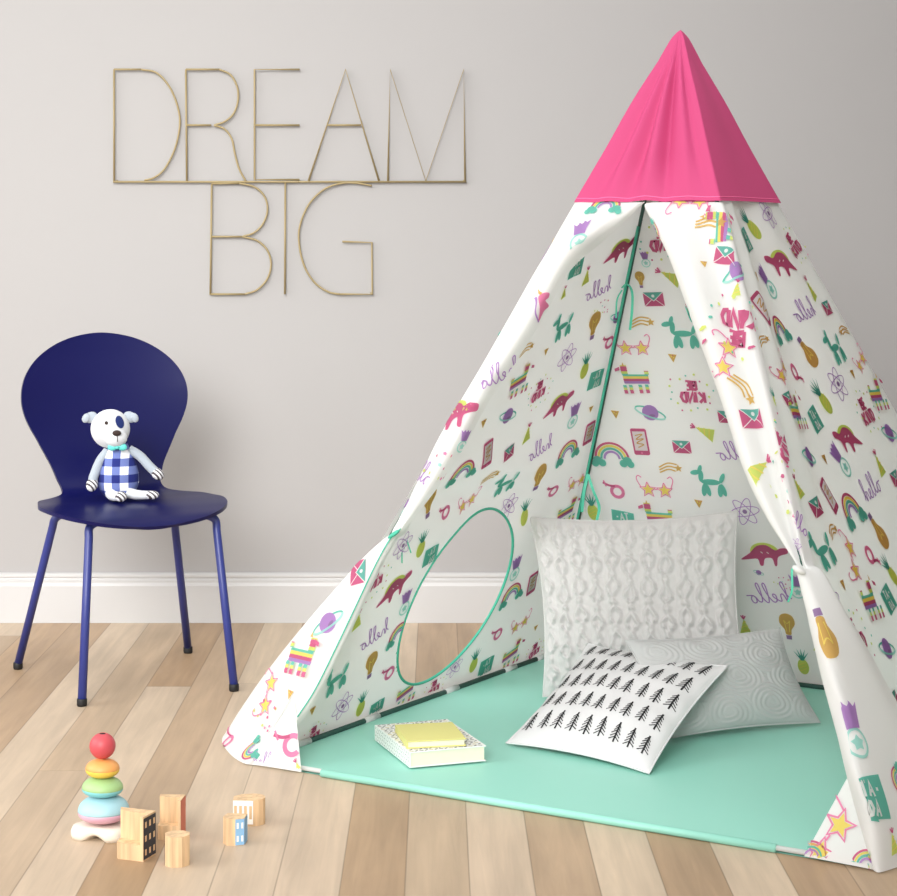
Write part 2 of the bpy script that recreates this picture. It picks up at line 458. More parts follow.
def icon_planet():
    return [('s', 'teal', .05, circ(0, 0, .5, .15, n=22, rot=-.35, a0=0, a1=PI)), ('p', 'purple', circ(0, 0, .27)), ('p', 'violet', circ(.05, -.1, .1, .05)),
            ('s', 'aqua', .06, circ(0, 0, .5, .15, n=22, rot=-.35, a0=PI, a1=2 * PI))]
def icon_dog():
    o = []
    for x, y, a, b, r in ((0, .02, .27, .085, 0), (-.24, .18, .17, .07, 1.4), (-.38, .28, .14, .07, .2), (-.24, .38, .13, .055, 1.2), (-.2, -.2, .19, .075, 1.35), (-.1, -.2, .18, .07, 1.75), (.24, -.2, .19, .075, 1.4), (.33, -.18, .18, .07, 1.8), (.34, .16, .16, .06, 1.1)):
        o.append(('p', 'aqua' if len(o) % 3 else 'teal', circ(x, y, a, b, n=14, rot=r)))
    return [(p[0], 'teal' if i % 2 else 'teal', p[2]) for i, p in enumerate(o)]
def icon_stars():
    o = []
    for sx in (-1, 1):
        o += [('p', 'yellow', star(sx * .26, -.05, .19)), ('s', 'pink', .03, star(sx * .26, -.05, .25) + [star(sx * .26, -.05, .25)[0]])]
        o.append(('s', 'pink', .03, sm([(sx * .46, .02), (sx * .56, .28), (sx * .5, .4), (sx * .4, .34)])))
    o.append(('s', 'pink', .03, [(-.05, -.02), (.05, -.02)]))
    return o
def icon_bulb():
    return [('p', 'gold', sm([(-.09, -.3), (-.12, -.12), (-.27, .12), (-.22, .4), (0, .5), (.22, .4), (.27, .12), (.12, -.12), (.09, -.3)], 3, True)),
            ('s', 'yellow', .03, sm([(-.05, -.2), (-.08, .1), (-.1, .22), (0, .12), (.1, .22), (.08, .1), (.05, -.2)])), ('p', 'violet', [(-.09, -.48), (.09, -.48), (.1, -.33), (-.1, -.33)])]
def icon_pineapple():
    o = [('p', 'lime', circ(0, -.2, .2, .3)), ]
    for a in (-.8, -.4, 0, .4, .8): o.append(('p', 'green', [(-.05, .05), (math.sin(a) * .38, .12 + math.cos(a) * .4), (.05, .05)]))
    for k in (-1, 0, 1): o.append(('s', 'yellow', .02, [(-.14, -.25 + k * .12), (.14, -.12 + k * .12)]))
    return o
def icon_envelope():
    return [('p', 'crimson', [(-.36, -.26), (.36, -.26), (.36, .26), (-.36, .26)]), ('p', 'teal', [(-.36, .26), (0, -.06), (.36, .26)]), ('s', 'white', .025, [(-.36, -.26), (-.06, 0)]),
            ('s', 'white', .025, [(.36, -.26), (.06, 0)]), ('s', 'white', .025, [(-.36, .26), (0, -.06), (.36, .26)]), ('p', 'white', circ(0, .13, .06, n=8))]
def icon_phone():
    return [('p', 'crimson', [(-.2, -.42), (.2, -.42), (.24, -.38), (.24, .38), (.2, .42), (-.2, .42), (-.24, .38), (-.24, -.38)]), ('p', 'white', [(-.19, -.28), (.19, -.28), (.19, .33), (-.19, .33)]),
            ('s', 'gold', .03, sm([(-.12, .2), (.1, .24), (-.1, .08), (.12, .1), (-.1, -.04), (.1, -.08), (-.08, -.18)])), ('p', 'pink', circ(0, -.35, .035, n=8))]
def icon_hat():
    o = [('p', 'lime', [(-.22, -.36), (.24, -.3), (.02, .3)])]
    for k in (0, 1, 2):
        t = .2 + k * .25; x0 = -.22 + .24 * t; x1 = .24 - .22 * t; y0 = -.36 + .66 * t; o.append(('s', 'yellow', .035, [(x0, y0), (x1, y0 + .1)]))
    for a in (-.6, 0, .6): o.append(('s', 'crimson', .05, [(.02, .3), (.02 + .16 * math.sin(a), .3 + .17 * math.cos(a))]))
    return o
def icon_pizza():
    return [('p', 'gold', [(-.2, .18), (.22, .14), (0, -.26)]), ('p', 'yellow', circ(-.04, .06, .045, n=7)), ('p', 'yellow', circ(.06, .0, .035, n=7)), ('p', 'crimson', circ(.02, .1, .03, n=6))]
def icon_medal():
    o = [('s', 'aqua', .05, circ(0, -.2, .23, n=20, a0=0, a1=2 * PI - .01)), ('p', 'aqua', star(0, -.2, .14, .6))]
    for x in (-.16, 0, .16): o.append(('p', 'purple', [(-.08 + x * .4, .04), (.08 + x * .4, .04), (.1 + x, .48), (x, .4), (-.1 + x, .5)]))
    return o
def icon_whistle():
    return [('s', 'pink', .11, circ(.05, -.08, .2, n=20, a0=0, a1=2 * PI - .01)), ('s', 'crimson', .075, sm([(.0, .12), (-.2, .14), (-.4, .24)])), ('s', 'pink', .05, [(-.3, .1), (-.36, .32)])]
def icon_atom():
    return [('s', 'purple', .022, circ(0, 0, .44, .15, n=22, rot=r, a0=0, a1=2 * PI - .01)) for r in (.2, .2 + PI / 3, .2 + 2 * PI / 3)] + [('p', 'violet', circ(0, 0, .07, n=10))]
def icon_comet():
    o = [('s', 'gold', .05, sm([(.34 - .04 * k, .16 - .13 * k), (.0, .2 - .12 * k), (-.36, .02 - .12 * k + .02 * k)])) for k in range(3)]
    return o + [('p', 'gold', star(.38, .02, .16))]
def icon_unicorn():
    return [('p', 'pink', sm([(-.4, -.2), (-.1, .1), (.05, .36), (.2, .34), (.34, .1), (.24, .02), (.12, .06), (.1, -.2), (-.1, -.14)], 3, True)), ('p', 'gold', [(.14, .36), (.26, .62), (.22, .34)]),
            ('s', 'purple', .05, sm([(-.4, -.2), (-.3, .1), (-.1, .3), (.05, .42)]))]
def icon_confetti():
    rr = random.Random(5)
    return [('p', PK[rr.randrange(0, 6)], circ(rr.uniform(-.5, .5), rr.uniform(-.4, .4), .045, n=5)) for _ in range(12)]
ICONS = {k[5:]: v() for k, v in list(globals().items()) if k.startswith('icon_')}

_cache = {}
def flat_icon(name):
    """triangles of a motif in the flat: list of (colour, verts, tris)"""
    if name in _cache: return _cache[name]
    out = []
    for pr in ICONS[name]:
        if pr[0] == 'p':
            P = pr[2]; tris = tessellate_polygon([[V(x, y, 0) for x, y in P]])
            out.append((pr[1], [V(x, y, 0) for x, y in P], [tuple(t) for t in tris]))
        else:
            w, P = pr[2] / 2, pr[3]; L, R = [], []
            for i, (x, y) in enumerate(P):
                a = P[max(i - 1, 0)]; c = P[min(i + 1, len(P) - 1)]
                d = V(c[0] - a[0], c[1] - a[1], 0)
                if d.length < 1e-6: d = V(1, 0, 0)
                d.normalize(); k = 1.0
                if 0 < i < len(P) - 1:
                    e = V(x - a[0], y - a[1], 0)
                    if e.length > 1e-6: k = 1 / max(abs(e.normalized().dot(d)), .6)
                nn = V(-d.y, d.x, 0) * w * k
                L.append(V(x, y, 0) + nn); R.append(V(x, y, 0) - nn)
            n = len(P)
            out.append((pr[1], L + R, [t for i in range(n - 1) for t in ((i, i + 1, n + i + 1), (i, n + i + 1, n + i))]))
    res = []
    for col, vs, ts in out:
        bm = bmesh.new(); bv = [bm.verts.new(v) for v in vs]
        for t in ts:
            try: bm.faces.new([bv[i] for i in t])
            except ValueError: pass
        for _ in range(3):
            le = [e for e in bm.edges if e.calc_length() > .13]
            if not le: break
            bmesh.ops.subdivide_edges(bm, edges=le, cuts=1); bmesh.ops.triangulate(bm, faces=bm.faces)
        bm.verts.index_update()
        res.append((col, [tuple(v.co) for v in bm.verts], [tuple(v.index for v in f.verts) for f in bm.faces])); bm.free()
    _cache[name] = res
    return res
def stamp(mb, surf, name, px, py, size=.085, rot=0, mir=False, both=True, clip=None, mats=None, cuv=None):
    c = cuv or surf.find(px, py)
    for side in ((1, -1) if both else (1,)):
        f = surf.mapper(c, side, size, math.radians(rot), mir)
        for k, (col, vs, ts) in enumerate(flat_icon(name)):
            off = .0016 + .0003 * k
            if clip:
                g = surf.mapper
                keep = []
                ca, sa = math.cos(math.radians(rot)), math.sin(math.radians(rot))
                for t in ts:
                    x = sum(vs[i][0] for i in t) / 3 * (-1 if mir else 1); y = sum(vs[i][1] for i in t) / 3
                    if clip(c[0] + (x * ca - y * sa) * size, c[1] + (x * sa + y * ca) * size): keep.append(t)
                ts2 = keep
            else: ts2 = ts
            if ts2: mb.add([f(x, y, off) for x, y, _ in vs], ts2, 1 + PK.index(col))
CLOTH = mat('white printed cotton', (240, 240, 238), .85, trans=.38, bump=.04, bscale=900)
CM = [CLOTH] + [mat('print ' + k, PAL[k], .85, trans=.5) for k in PK]
TEAL_TAPE = mat('teal binding', (70, 176, 148), .7)
DARK_ROD = mat('dark green rod', (38, 74, 66), .5)
MAT_TEAL = mat('mint vinyl', (150, 215, 197), .42, var=.02, vscale=3)

# ---------------------------------------------------------------- the tent
tent = thing('play_tent', (CEN.x, CEN.y, 0), "white square play tent printed with rainbows and dinosaurs, pink pointed top and mint floor", 'play tent')
G = lambda x, c, w: math.exp(-((x - c) / w) ** 2)
def d_left(u, v):
    e = min(max(math.sin(PI * min(max(u, 0), 1)), 0), 1)
    return e * (-.012 + .014 * G(v, .52 - .10 * u, .035) * (1 - .5 * u) - .012 * G(v, .46 - .12 * u, .04)) + .004 * noise2(u * 5, v * 6) * e
def d_back(u, v):
    e = math.sin(PI * min(max(u, 0), 1)); return e * (-.014 + .004 * noise2(u * 6 + 2, v * 5))
def d_right(u, v):
    e = math.sin(PI * min(max(u, 0), 1))
    return e * (-.006 + .007 * math.sin(u * 9 + 1.5 * v) + .004 * noise2(u * 8, v * 4) ) + .012 * G(u, .12 + .05 * v, .05) * v * (1 - max(0, v) ** 8)
W_L = Wall(FL, BL, 1, d_left); W_B = Wall(BL, BR, 1, d_back); W_R = Wall(FR, BR, -1, d_right); W_F = Wall(FL, FR, 1)
for w in (W_L, W_B, W_R, W_F):
    pass
if W_L.n.x < 0: W_L.n = -W_L.n
if W_B.n.y > 0: W_B.n = -W_B.n
if W_R.n.x < 0: W_R.n = -W_R.n
if W_F.n.y > 0: W_F.n = -W_F.n

# left face with its round window
hc, RS, RT = (.664, .281), .214, .233        # centre and half sizes of the round window, in metres on the cloth
hd = lambda a, b2: math.hypot((a - hc[0]) / RS, (b2 - hc[1]) / RT)
def left_mesh():
    m = MB(); nu, nv = 110, 120
    vs = []; ins = []
    for j in range(nv + 1):
        for i in range(nu + 1):
            a, b2 = W_L.st(i / nu, j / nv); d = hd(a, b2)
            inside = d < 1
            if abs(d - 1) < .034 and d > 0:
                a = hc[0] + (a - hc[0]) / d; b2 = hc[1] + (b2 - hc[1]) / d; inside = False
            ins.append(inside); vs.append(W_L.pt(a, b2))
    fs = []
    for j in range(nv):
        for i in range(nu):
            a = j * (nu + 1) + i; q = (a, a + 1, a + nu + 2, a + nu + 1)
            if not any(ins[k] for k in q): fs.append(q)
    m.add(vs, fs, 0); return m
def stamps(mb, surf, lst, **k):
    for e in lst:
        name, px, py = e[:3]; size = (e[3] if len(e) > 3 else .085) * (.88 if isinstance(surf, Wall) else .95); rot = e[4] if len(e) > 4 else 0; mir = e[5] if len(e) > 5 else False
        stamp(mb, surf, name, px, py, size, rot + k.get('base', 0), mir, k.get('both', True), k.get('clip'))
lm = left_mesh()
inl = lambda a, b2: 0.004 < W_L.uv(a, b2)[0] < .99 and b2 > .012 and hd(a, b2) > 1.02
LEFT = [('dino', 622, 250, .11), ('tada', 581, 270, .085, 0, 1), ('hat', 591, 279, .07), ('hat', 568, 295, .05), ('hello', 600, 294, .085, 0, 1), ('bulb', 596, 327, .09), ('dog', 566, 329, .1),
        ('comet', 528, 351, .07), ('pizza', 549, 353, .05), ('atom', 570, 359, .095), ('pineapple', 587, 366, .09), ('tada', 596, 380, .085, 0, 1), ('pinata', 520, 384, .1), ('bekind', 541, 392, .085, 0, 1),
        ('dino', 562, 405, .11), ('planet', 510, 417, .085), ('medal', 575, 417, .09), ('whistle', 609, 341, .08), ('hat', 531, 436, .08), ('phone', 488, 454, .095), ('envelope', 511, 454, .07),
        ('hello', 542, 453, .085, 0, 1), ('rainbow', 463, 471, .095), ('rainbow', 569, 451, .095), ('phone', 589, 433, .09), ('pizza', 485, 424, .06), ('pizza', 591, 409, .05), ('comet', 492, 479, .075),
        ('dog', 510, 487, .1), ('bulb', 541, 479, .095), ('whistle', 555, 491, .08), ('whistle', 450, 514, .08), ('stars', 577, 481, .085), ('stars', 475, 506, .085), ('atom', 516, 510, .09),
        ('pinata', 566, 514, .1), ('pineapple', 530, 515, .09), ('medal', 517, 570, .09), ('bulb', 432, 505, .095), ('pineapple', 424, 545, .09), ('tada', 434, 558, .08, 0, 1), ('atom', 404, 546, .09),
        ('bekind', 374, 580, .09, 0, 1), ('dino', 397, 589, .12), ('medal', 408, 605, .085), ('hat', 358, 621, .08), ('hello', 375, 640, .09, 0, 1), ('rainbow', 402, 634, .09), ('bulb', 373, 667, .09),
        ('whistle', 392, 674, .085), ('dog', 336, 681, .11), ('comet', 314, 678, .07), ('pizza', 313, 711, .06), ('atom', 344, 707, .095), ('pineapple', 364, 705, .09), ('tada', 380, 712, .08, 0, 1),
        ('pinata', 409, 696, .1), ('bekind', 313, 735, .07, 0, 1), ('bekind', 437, 690, .07, 0, 1), ('atom', 458, 669, .08), ('tada', 488, 668, .085, 0, 1), ('pinata', 511, 656, .1), ('pineapple', 477, 662, .09),
        ('whistle', 499, 634, .08), ('stars', 521, 624, .085), ('rainbow', 513, 594, .095), ('phone', 533, 584, .09), ('bekind', 534, 650, .07, 0, 1), ('pizza', 536, 628, .05), ('planet', 548, 560, .08), ('hello', 556, 600, .08, 0, 1),
        ('dino', 640, 232, .07), ('planet', 617, 317, .07), ('confetti', 603, 308, .06), ('envelope', 549, 330 - 42, .05), ('confetti', 452, 560, .06)]
stamps(lm, W_L, LEFT, base=20, clip=inl)
left = tag(lm.build('left_wall', CM, tent))
rb = MB(); ring = [W_L.pt(hc[0] + RS * math.cos(2 * PI * k / 72), hc[1] + RT * math.sin(2 * PI * k / 72)) for k in range(72)]
rb.tube(ring, .0034, 8, True); sub(rb, 'window_binding', TEAL_TAPE, left)
# back face
bm_ = MB(); bm_.grid(lambda u, v: W_B.pt(*W_B.st(u, v)), 60, 60)
inb = lambda w: (lambda a, b2: 0.004 < w.uv(a, b2)[0] < .996 and b2 > .012 and b2 < w.T - .005)
BACK = [('bekind', 660, 240, .1, 0, 1), ('envelope', 653, 300, .08), ('hat', 668, 278, .09, 60), ('comet', 640, 323, .08), ('stars', 633, 347, .095), ('dog', 681, 336, .11), ('pizza', 671, 359, .06),
        ('pinata', 636, 381, .105, 0, 1), ('bekind', 689, 393, .1, 0, 1), ('planet', 649, 414, .09), ('phone', 639, 443, .1), ('envelope', 680, 449, .075), ('hat', 702, 434, .09, 65), ('rainbow', 611, 454, .11),
        ('comet', 667, 470, .08), ('whistle', 615, 490, .09), ('stars', 655, 490, .1), ('dog', 709, 485, .11), ('hello', 733, 457, .09, 10, 1), ('pizza', 697, 505, .06), ('pizza', 615, 414, .06), ('atom', 743, 514, .1),
        ('pinata', 659, 520, .11, 0, 1), ('tada', 623, 522, .09, 0, 1), ('pineapple', 592, 507, .09), ('dino', 763, 556, .12), ('envelope', 725, 419, .07), ('hello', 766, 600, .1, 10, 1), ('bulb', 786, 629, .085),
        ('pineapple', 801, 664, .085), ('hat', 743, 628, .08), ('hat', 816, 646, .07), ('planet', 757, 575, .03), ('confetti', 780, 585, .05), ('whistle', 700, 545, .09), ('medal', 795, 590, .08), ('medal', 645, 260, .05),
        ('bulb', 640, 280, .05), ('rainbow', 600, 600, .1), ('phone', 700, 600, .09), ('hello', 640, 610, .09, 0, 1), ('pinata', 850, 600, .1), ('tada', 850, 660, .08, 0, 1), ('atom', 900, 640, .09), ('dino', 880, 560, .11), ('stars', 820, 520, .09), ('rainbow', 790, 450, .1), ('bulb', 830, 400, .09), ('whistle', 760, 380, .08), ('dog', 750, 300, .1), ('comet', 730, 250, .08)]
stamps(bm_, W_B, BACK, base=0, clip=inb(W_B)); bm_.build('back_wall', CM, tent)
# right face
rm = MB(); rm.grid(lambda u, v: W_R.pt(*W_R.st(u, v)), 60, 60)
RIGHT = [('pineapple', 753, 222, .1, 30), ('atom', 767, 214, .095), ('bekind', 793, 243, .09, 15), ('tada', 748, 240, .085, 0), ('dino', 781, 262, .115, -10, 1), ('medal', 772, 281, .1, 25), ('pizza', 756, 276, .06),
         ('hat', 810, 290, .085, 10), ('phone', 760, 310, .1, 15), ('rainbow', 783, 327, .1, 0), ('hello', 805, 314, .085, 0, 1), ('envelope', 827, 308, .07), ('comet', 761, 342, .06), ('comet', 844, 331, .07, 0, 1),
         ('bulb', 811, 350, .09, 200), ('dog', 834, 349, .11), ('stars', 779, 371, .09, 20), ('stars', 860, 361, .08, 20), ('whistle', 801, 372, .085, 180), ('pizza', 852, 374, .06), ('atom', 838, 384, .1), ('pineapple', 826, 395, .1, 20),
         ('tada', 821, 418, .085), ('pinata', 795, 415, .105, -10), ('pinata', 876, 397, .105, -10), ('bekind', 865, 410, .1), ('dino', 850, 436, .115, -10, 1), ('planet', 889, 433, .09), ('planet', 808, 457, .09), ('pizza', 829, 457, .06),
         ('medal', 846, 459, .1, 25), ('hat', 880, 464, .085), ('hello', 876, 489, .09), ('phone', 831, 495, .1, 15), ('rainbow', 855, 507, .115), ('envelope', 814, 508, .08), ('envelope', 896, 478, .07), ('comet', 832, 532, .075),
         ('bulb', 882, 529, .1, 195), ('whistle', 875, 556, .09, 180), ('stars', 853, 558, .11, 60), ('dog', 821, 552, .11), ('pizza', 841, 585, .06), ('pineapple', 893, 569, .09, 20), ('tada', 892, 599, .085), ('pinata', 871, 603, .11, -10),
         ('bekind', 854, 635, .11), ('planet', 888, 648, .09), ('atom', 831, 604, .1), ('hat', 874, 688, .085), ('envelope', 895, 702, .08), ('stars', 892, 742, .09), ('hat', 797, 488, .07), ('envelope', 785, 400, .06),
         ('rainbow', 920, 560, .1), ('dino', 940, 620, .11), ('hello', 930, 500, .09), ('bulb', 950, 700, .09), ('medal', 920, 450, .09), ('atom', 1000, 640, .1), ('phone', 980, 560, .09)]
stamps(rm, W_R, RIGHT, base=8, clip=inb(W_R))
rr = random.Random(12); kinds = sorted(k for k in ICONS if k not in ('confetti', 'unicorn')); taken = [W_R.find(e[1], e[2]) for e in RIGHT]
for j in range(9):                                       # the print carries on over the far side of the face
    for i in range(9):
        a, b2 = .10 + i * .145 + .07 * (j % 2), .09 + j * .135
        if W_R.uv(a, b2)[0] < .5 and b2 > .5 or min(math.hypot(a - p, b2 - q) for p, q in taken) < .115 or not .05 < W_R.uv(a, b2)[0] < .95: continue
        if a < .25: continue
        stamp(rm, W_R, kinds[(i * 5 + j * 7) % len(kinds)], 0, 0, .09, 8 + rr.uniform(-15, 15), False, True, inb(W_R), cuv=(a, b2)); rm.build('right_wall', CM, tent)

# front curtains: rows of points from the top down to the tie, then on to the floor
nf, nl, nr = W_F.n, -W_L.n, W_R.n
UPY = [202, 207, 240, 268, 306, 345, 395, 440, 485, 513, 530]
UIX = [645, 638, 600, 569, 547, 524, 490, 465, 437, 416, 403]
rows = []
for i, (py, ix) in enumerate(zip(UPY, UIX)):
    p = pole_py(FL, py); e = W_F.hit(ix, py)
    k = 1 - .55 * i / 10 if i > 1 else .25 * (i + .2)
    if i >= 8: p = p.lerp(e, (.2, .38, .5)[i - 8])
    wd = (e - p).length; h = min(.045 * k, wd * .45) * (0 if i < 1 else .4 if i < 2 else 1)
    rows.append([p + nl * .008 - nf * .05, p + nl * .005, p.lerp(e, .35) + nf * h * .55, p.lerp(e, .75) + nf * h, e + nf * h * .75, e - nf * (.012 * k)])
low = [(392, 541, 386, 540, .02), (378, 566, 361, 562, .10), (358, 608, 326, 600, .2), (338, 650, 292, 640, .34), (318, 690, 262, 678, .5), (300, 718, 240, 710, .65), (276, 742, 226, 732, .8), (252, 764, 222, 742, 1.0)]
floor_o = [ground(252, 764.5, .004), ground(243, 763, .004), ground(230, 754, .004), ground(222, 739, .004)]
for k, (ix, iy, ox, oy, q) in enumerate(low):
    e = W_F.hit(ix, iy); Yo = pole_py(FL, oy).y + .235 * q
    o = at(ox, oy, Yo)
    if k == len(low) - 1: rows.append([o * 0 + ground(236, 722, .004), floor_o[3], floor_o[2], floor_o[1], floor_o[0] + nf * .003, floor_o[0] - nf * .012]); continue
    h = .03 * min(1, q * 2 + .2) * (1 - q)
    m1, m2 = o.lerp(e, .35), o.lerp(e, .72)
    rows.append([o + V(.03 * q + .005, .10 * q + .01, 0), o, m1 + (nf * .6 + nl * .6) * h * 1.3, m2 + (nf + nl * .2) * h, e + nf * .006, e - nf * .014])
fl = Loft(rows, 1, .002)
if fl.fr(.5, .3)[2].y > 0: fl.flip = -1
fm = MB(); fm.grid(lambda u, v: fl.pt(u, v), 40, 150)
LF = [('rainbow', 606, 206, .08), ('medal', 579, 236, .1, 15), ('unicorn', 549, 259, .085, 30), ('unicorn', 545, 303, .09, 60), ('hello', 497, 378, .09, 20, 1), ('dog', 503, 342, .07), ('dino', 456, 414, .12, 10), ('confetti', 438, 468, .1),
      ('hello', 415, 470, .08), ('medal', 404, 510, .05), ('medal', 462, 443, .06), ('envelope', 359, 570, .08, -70), ('planet', 328, 622, .09, 60), ('pinata', 300, 656, .11), ('stars', 268, 692, .10, 90), ('whistle', 229, 740, .085), ('rainbow', 250, 752, .07, 150),
      ('confetti', 265, 712, .09), ('pizza', 290, 692, .05)]
stamps(fm, fl, LF); left_flap = fm.build('door_curtain', CM, tent)
sb = MB(); sb.tube(smooth_line([r[4] + nf * .004 for r in rows[10:17]], 6), .0016, 6); sub(sb, 'curtain_binding', TEAL_TAPE, left_flap)
# small flat piece of the front face at the left foot
def corner(pts, icons, name='corner_panel'):
    m = MB(); P = [W_F.hit(x, y, .010) for x, y in pts]
    for p in P: p.z = max(p.z, .002)
    A, B, C = P; n = 14
    def q(u, v): return A.lerp(B.lerp(C, u), v) + nf * (.006 * math.sin(PI * u) * v)
    m.grid(q, n, n)
    wf = Wall(FL, FR, 1); wf.n = nf; wf.disp = lambda a, b2: .013
    ca = [W_F.find(x, y) for x, y in pts]
    def inside(x, y):
        s = []
        for i in range(3):
            (x1, y1), (x2, y2) = ca[i], ca[(i + 1) % 3]; s.append((x2 - x1) * (y - y1) - (y2 - y1) * (x - x1))
        return (min(s) > 0 or max(s) < 0) and y > .006
    for e in icons: stamp(m, wf, e[0], e[1], e[2], e[3], e[4], False, False, inside)
    return m.build(name, CM, tent)
corner([(297, 700), (251, 765), (304, 773)], [('whistle', 294, 743, .1, 20), ('hello', 268, 764, .05, 0), ('hat', 302, 770, .05, 40)])

RPY = [202, 207, 230, 262, 300, 340, 400, 470, 515, 550, 566]
RIX = [650, 646, 657, 672, 686, 700, 722, 745, 766, 787, 797]
rows = []
for i, (py, ix) in enumerate(zip(RPY, RIX)):
    p = pole_py(FR, py); e = W_F.hit(ix, py); pr = p + (W_R.es * (.012 + .02 * i / 10))
    wd = (e - p).length; k = min(1, i / 4); h = min(.05, wd * .4) * k; tw = max(0, (i - 8) / 2)
    rows.append([e - nf * .03 * k - nf * .004 + (p - e).normalized() * .006, e + nf * h * .35, e.lerp(p, .3) + nf * h, e.lerp(p, .7) + nf * (h * .35 - .01 * k), p + (nf * .006 + nr * .004) * min(1, i / 2), pr + nr * .006 * min(1, i / 2)])
rlow = [(799, 574, 815, 575, .0), (806, 600, 828, 603, .02), (815, 640, 850, 648, .04), (827, 690, 876, 700, .05), (838, 735, 900, 742, .06), (848, 778, 922, 785, .065), (862, 828, 940, 818, .065)]
for x, y, ox, oy, q in rlow:
    e = W_F.hit(x, y, .006); o = W_R.hit(ox, oy, .012 + q * .5); p = pole_py(FR, (y + oy) / 2) + (nf + nr) * (.010 + q * .35)
    rows.append([e - nf * .03 + V(.006, 0, 0), e + nf * .008, e.lerp(p, .55) + nf * (.012 + q * .1), p, p.lerp(o, .55) + nr * .012, o])
g0 = ground(876, 871, .003)
rows.append([g0 + V(-.008, .03, 0), g0 + V(-.002, -.002, 0), g0 + V(.003, -.004, 0), g0 + nr * .012, (g0 + W_R.es * .11 + nr * .045), g0 + W_R.es * .25 + nr * .05])
for p in rows[-1]: p.z = .003
fr_ = Loft(rows, 1, .002)
if fr_.fr(.5, .3)[2].y > 0: fr_.flip = -1
fm = MB(); fm.grid(lambda u, v: fr_.pt(u, v), 40, 150)
RF = [('stars', 690, 203, .09, 180), ('comet', 708, 224, .085), ('pinata', 724, 227, .1, 90), ('envelope', 725, 256, .08), ('planet', 737, 272, .09, 40), ('rainbow', 702, 320, .11, -50), ('bekind', 736, 333, .13, 178), ('stars', 724, 356, .10, 60),
      ('comet', 741, 387, .09, -70), ('envelope', 753, 421, .085), ('bekind', 781, 441, .1, 30), ('hat', 757, 466, .11, -60), ('confetti', 786, 494, .12), ('hello', 797, 522, .07, -40), ('atom', 797, 548, .04), ('rainbow', 658, 232, .07, 130),
      ('hat', 736, 287, .05), ('bulb', 824, 632, .11, 190), ('medal', 853, 731, .12), ('tada', 871, 798, .12, -15), ('rainbow', 897, 780, .06, 90), ('pinata', 866, 858, .06), ('hat', 893, 840, .06), ('pizza', 705, 262, .04), ('pineapple', 780, 398, .05)]
stamps(fm, fr_, RF); fm.build('door_curtain', CM, tent)
corner([(851, 775), (806, 857), (878, 871)], [('stars', 830, 838, .12, 60), ('rainbow', 815, 853, .06, 0), ('rainbow', 870, 862, .06, 0)])

# pink top
PINK = mat('hot pink cotton', (184, 60, 110), .75, bump=.04, bscale=900)
cm = MB()
corners = [FL, FR, BR, BL]
def cap_pt(u, v):
    """u runs round the four faces from the front-left corner; v from the hem to the tip"""
    z = ZC - .005 + (APEX.z - ZC + .005) * v
    f = u * 4 % 4; i = int(f) % 4; t = f - int(f)
    zz = min(z, APEX.z)
    a, c = capc(corners[i], ZC - .005), capc(corners[(i + 1) % 4], ZC - .005)
    e = 1 - v
    base = a.lerp(c, t); cen = V(CEN.x, CEN.y, 0) + V(.004 * v, 0, 0)
    rr = max(e, 0)
    k = rr + .012 * G(v, .55, .16) + .13 * math.sqrt(max(0, 1 - v)) * max(0, min(1, (v - .80) / .15)) ** 1.5
    p = V(cen.x + (base.x - cen.x) * k, cen.y + (base.y - cen.y) * k, z)
    out = V(p.x - CEN.x, p.y - CEN.y, .08).normalized()
    amp = min(1, (1 - v) * 3) * min(1, v * 3 + .25) * (1 - v * .3)
    w = .007 * min(1, (1 - v) * 6)
    if i == 0:
        for c0, wd, h in ((.13, .05, -.011), (.24, .05, .009), (.36, .05, -.016), (.50, .05, .017), (.63, .04, -.015), (.79, .05, .011), (.92, .03, -.005)): w += h * G(t, c0 + (.5 - c0) * v * .3, wd * (1 + v)) * amp
    elif i == 1: w += .002 * math.sin(t * 7) * amp
    else: w += .005 * math.sin(t * 22) * amp
    return p + out * w
cm.grid(lambda u, v: cap_pt(min(u, .99999), v), 240, 60)
cap = cm.build('top_cover', PINK, tent)
hm = MB(); hm.tube([cap_pt(k / 240 + 1e-6, .022) + V(0, 0, 0) for k in range(240)], .0011, 5, True); sub(hm, 'hem_stitching', mat('pink thread', (236, 110, 160), .8), cap)

# poles, rods, tapes and ties
POLE = mat('dark green pole', (44, 82, 72), .4, metal=.0)
for P in (FL, FR, BR, BL):
    m = MB(); inw = (CEN - P).normalized() * .022; inw.z = 0
    m.tube([P + inw + V(0, 0, .01), pole_at(P, ZC) + inw * .6, APEX - V(0, 0, .07) + (capc(P, APEX.z - .07) - V(APEX.x, APEX.y, APEX.z - .07)) * .6], .0045, 10)
    m.build('pole', POLE, tent)
ts = MB(); e_ = (W_L.n + W_B.n).normalized()
ts.tube([pole_at(BL, z) + e_ * .021 + V(-.006, 0, 0) for z in [k * .05 + .012 for k in range(24)]], [.0036] * 24, 8)
ts.build('seam_binding', TEAL_TAPE, tent)
tape = mat('mint ribbon', (88, 200, 168), .6)
def ribbon(pts, w=.006, wd=V(1, 0, 0)):
    m = MB(); P = smooth_line(pts, 6); n = len(P)
    for s_ in (0, .0012):
        m.add([p + wd * (w * sg) + V(0, -s_, 0) for p in P for sg in (-.5, .5)], [(2 * i, 2 * i + 1, 2 * i + 3, 2 * i + 2) for i in range(n - 1)])
    return m.build('tie_ribbon', tape, tent)
d = pole_py(BL, 290).y - .05
ribbon([at(622, 288, d), at(627, 284, d), at(632, 292, d - .02), at(632, 310, d - .02), at(630, 330, d)])
ribbon([at(622, 290, d), at(617, 300, d), at(616, 318, d)], .004)
d = pole_py(BL, 480).y - .06
ribbon([at(588, 474, d), at(593, 490, d - .01), at(599, 506, d), at(597, 520, d)], .007)
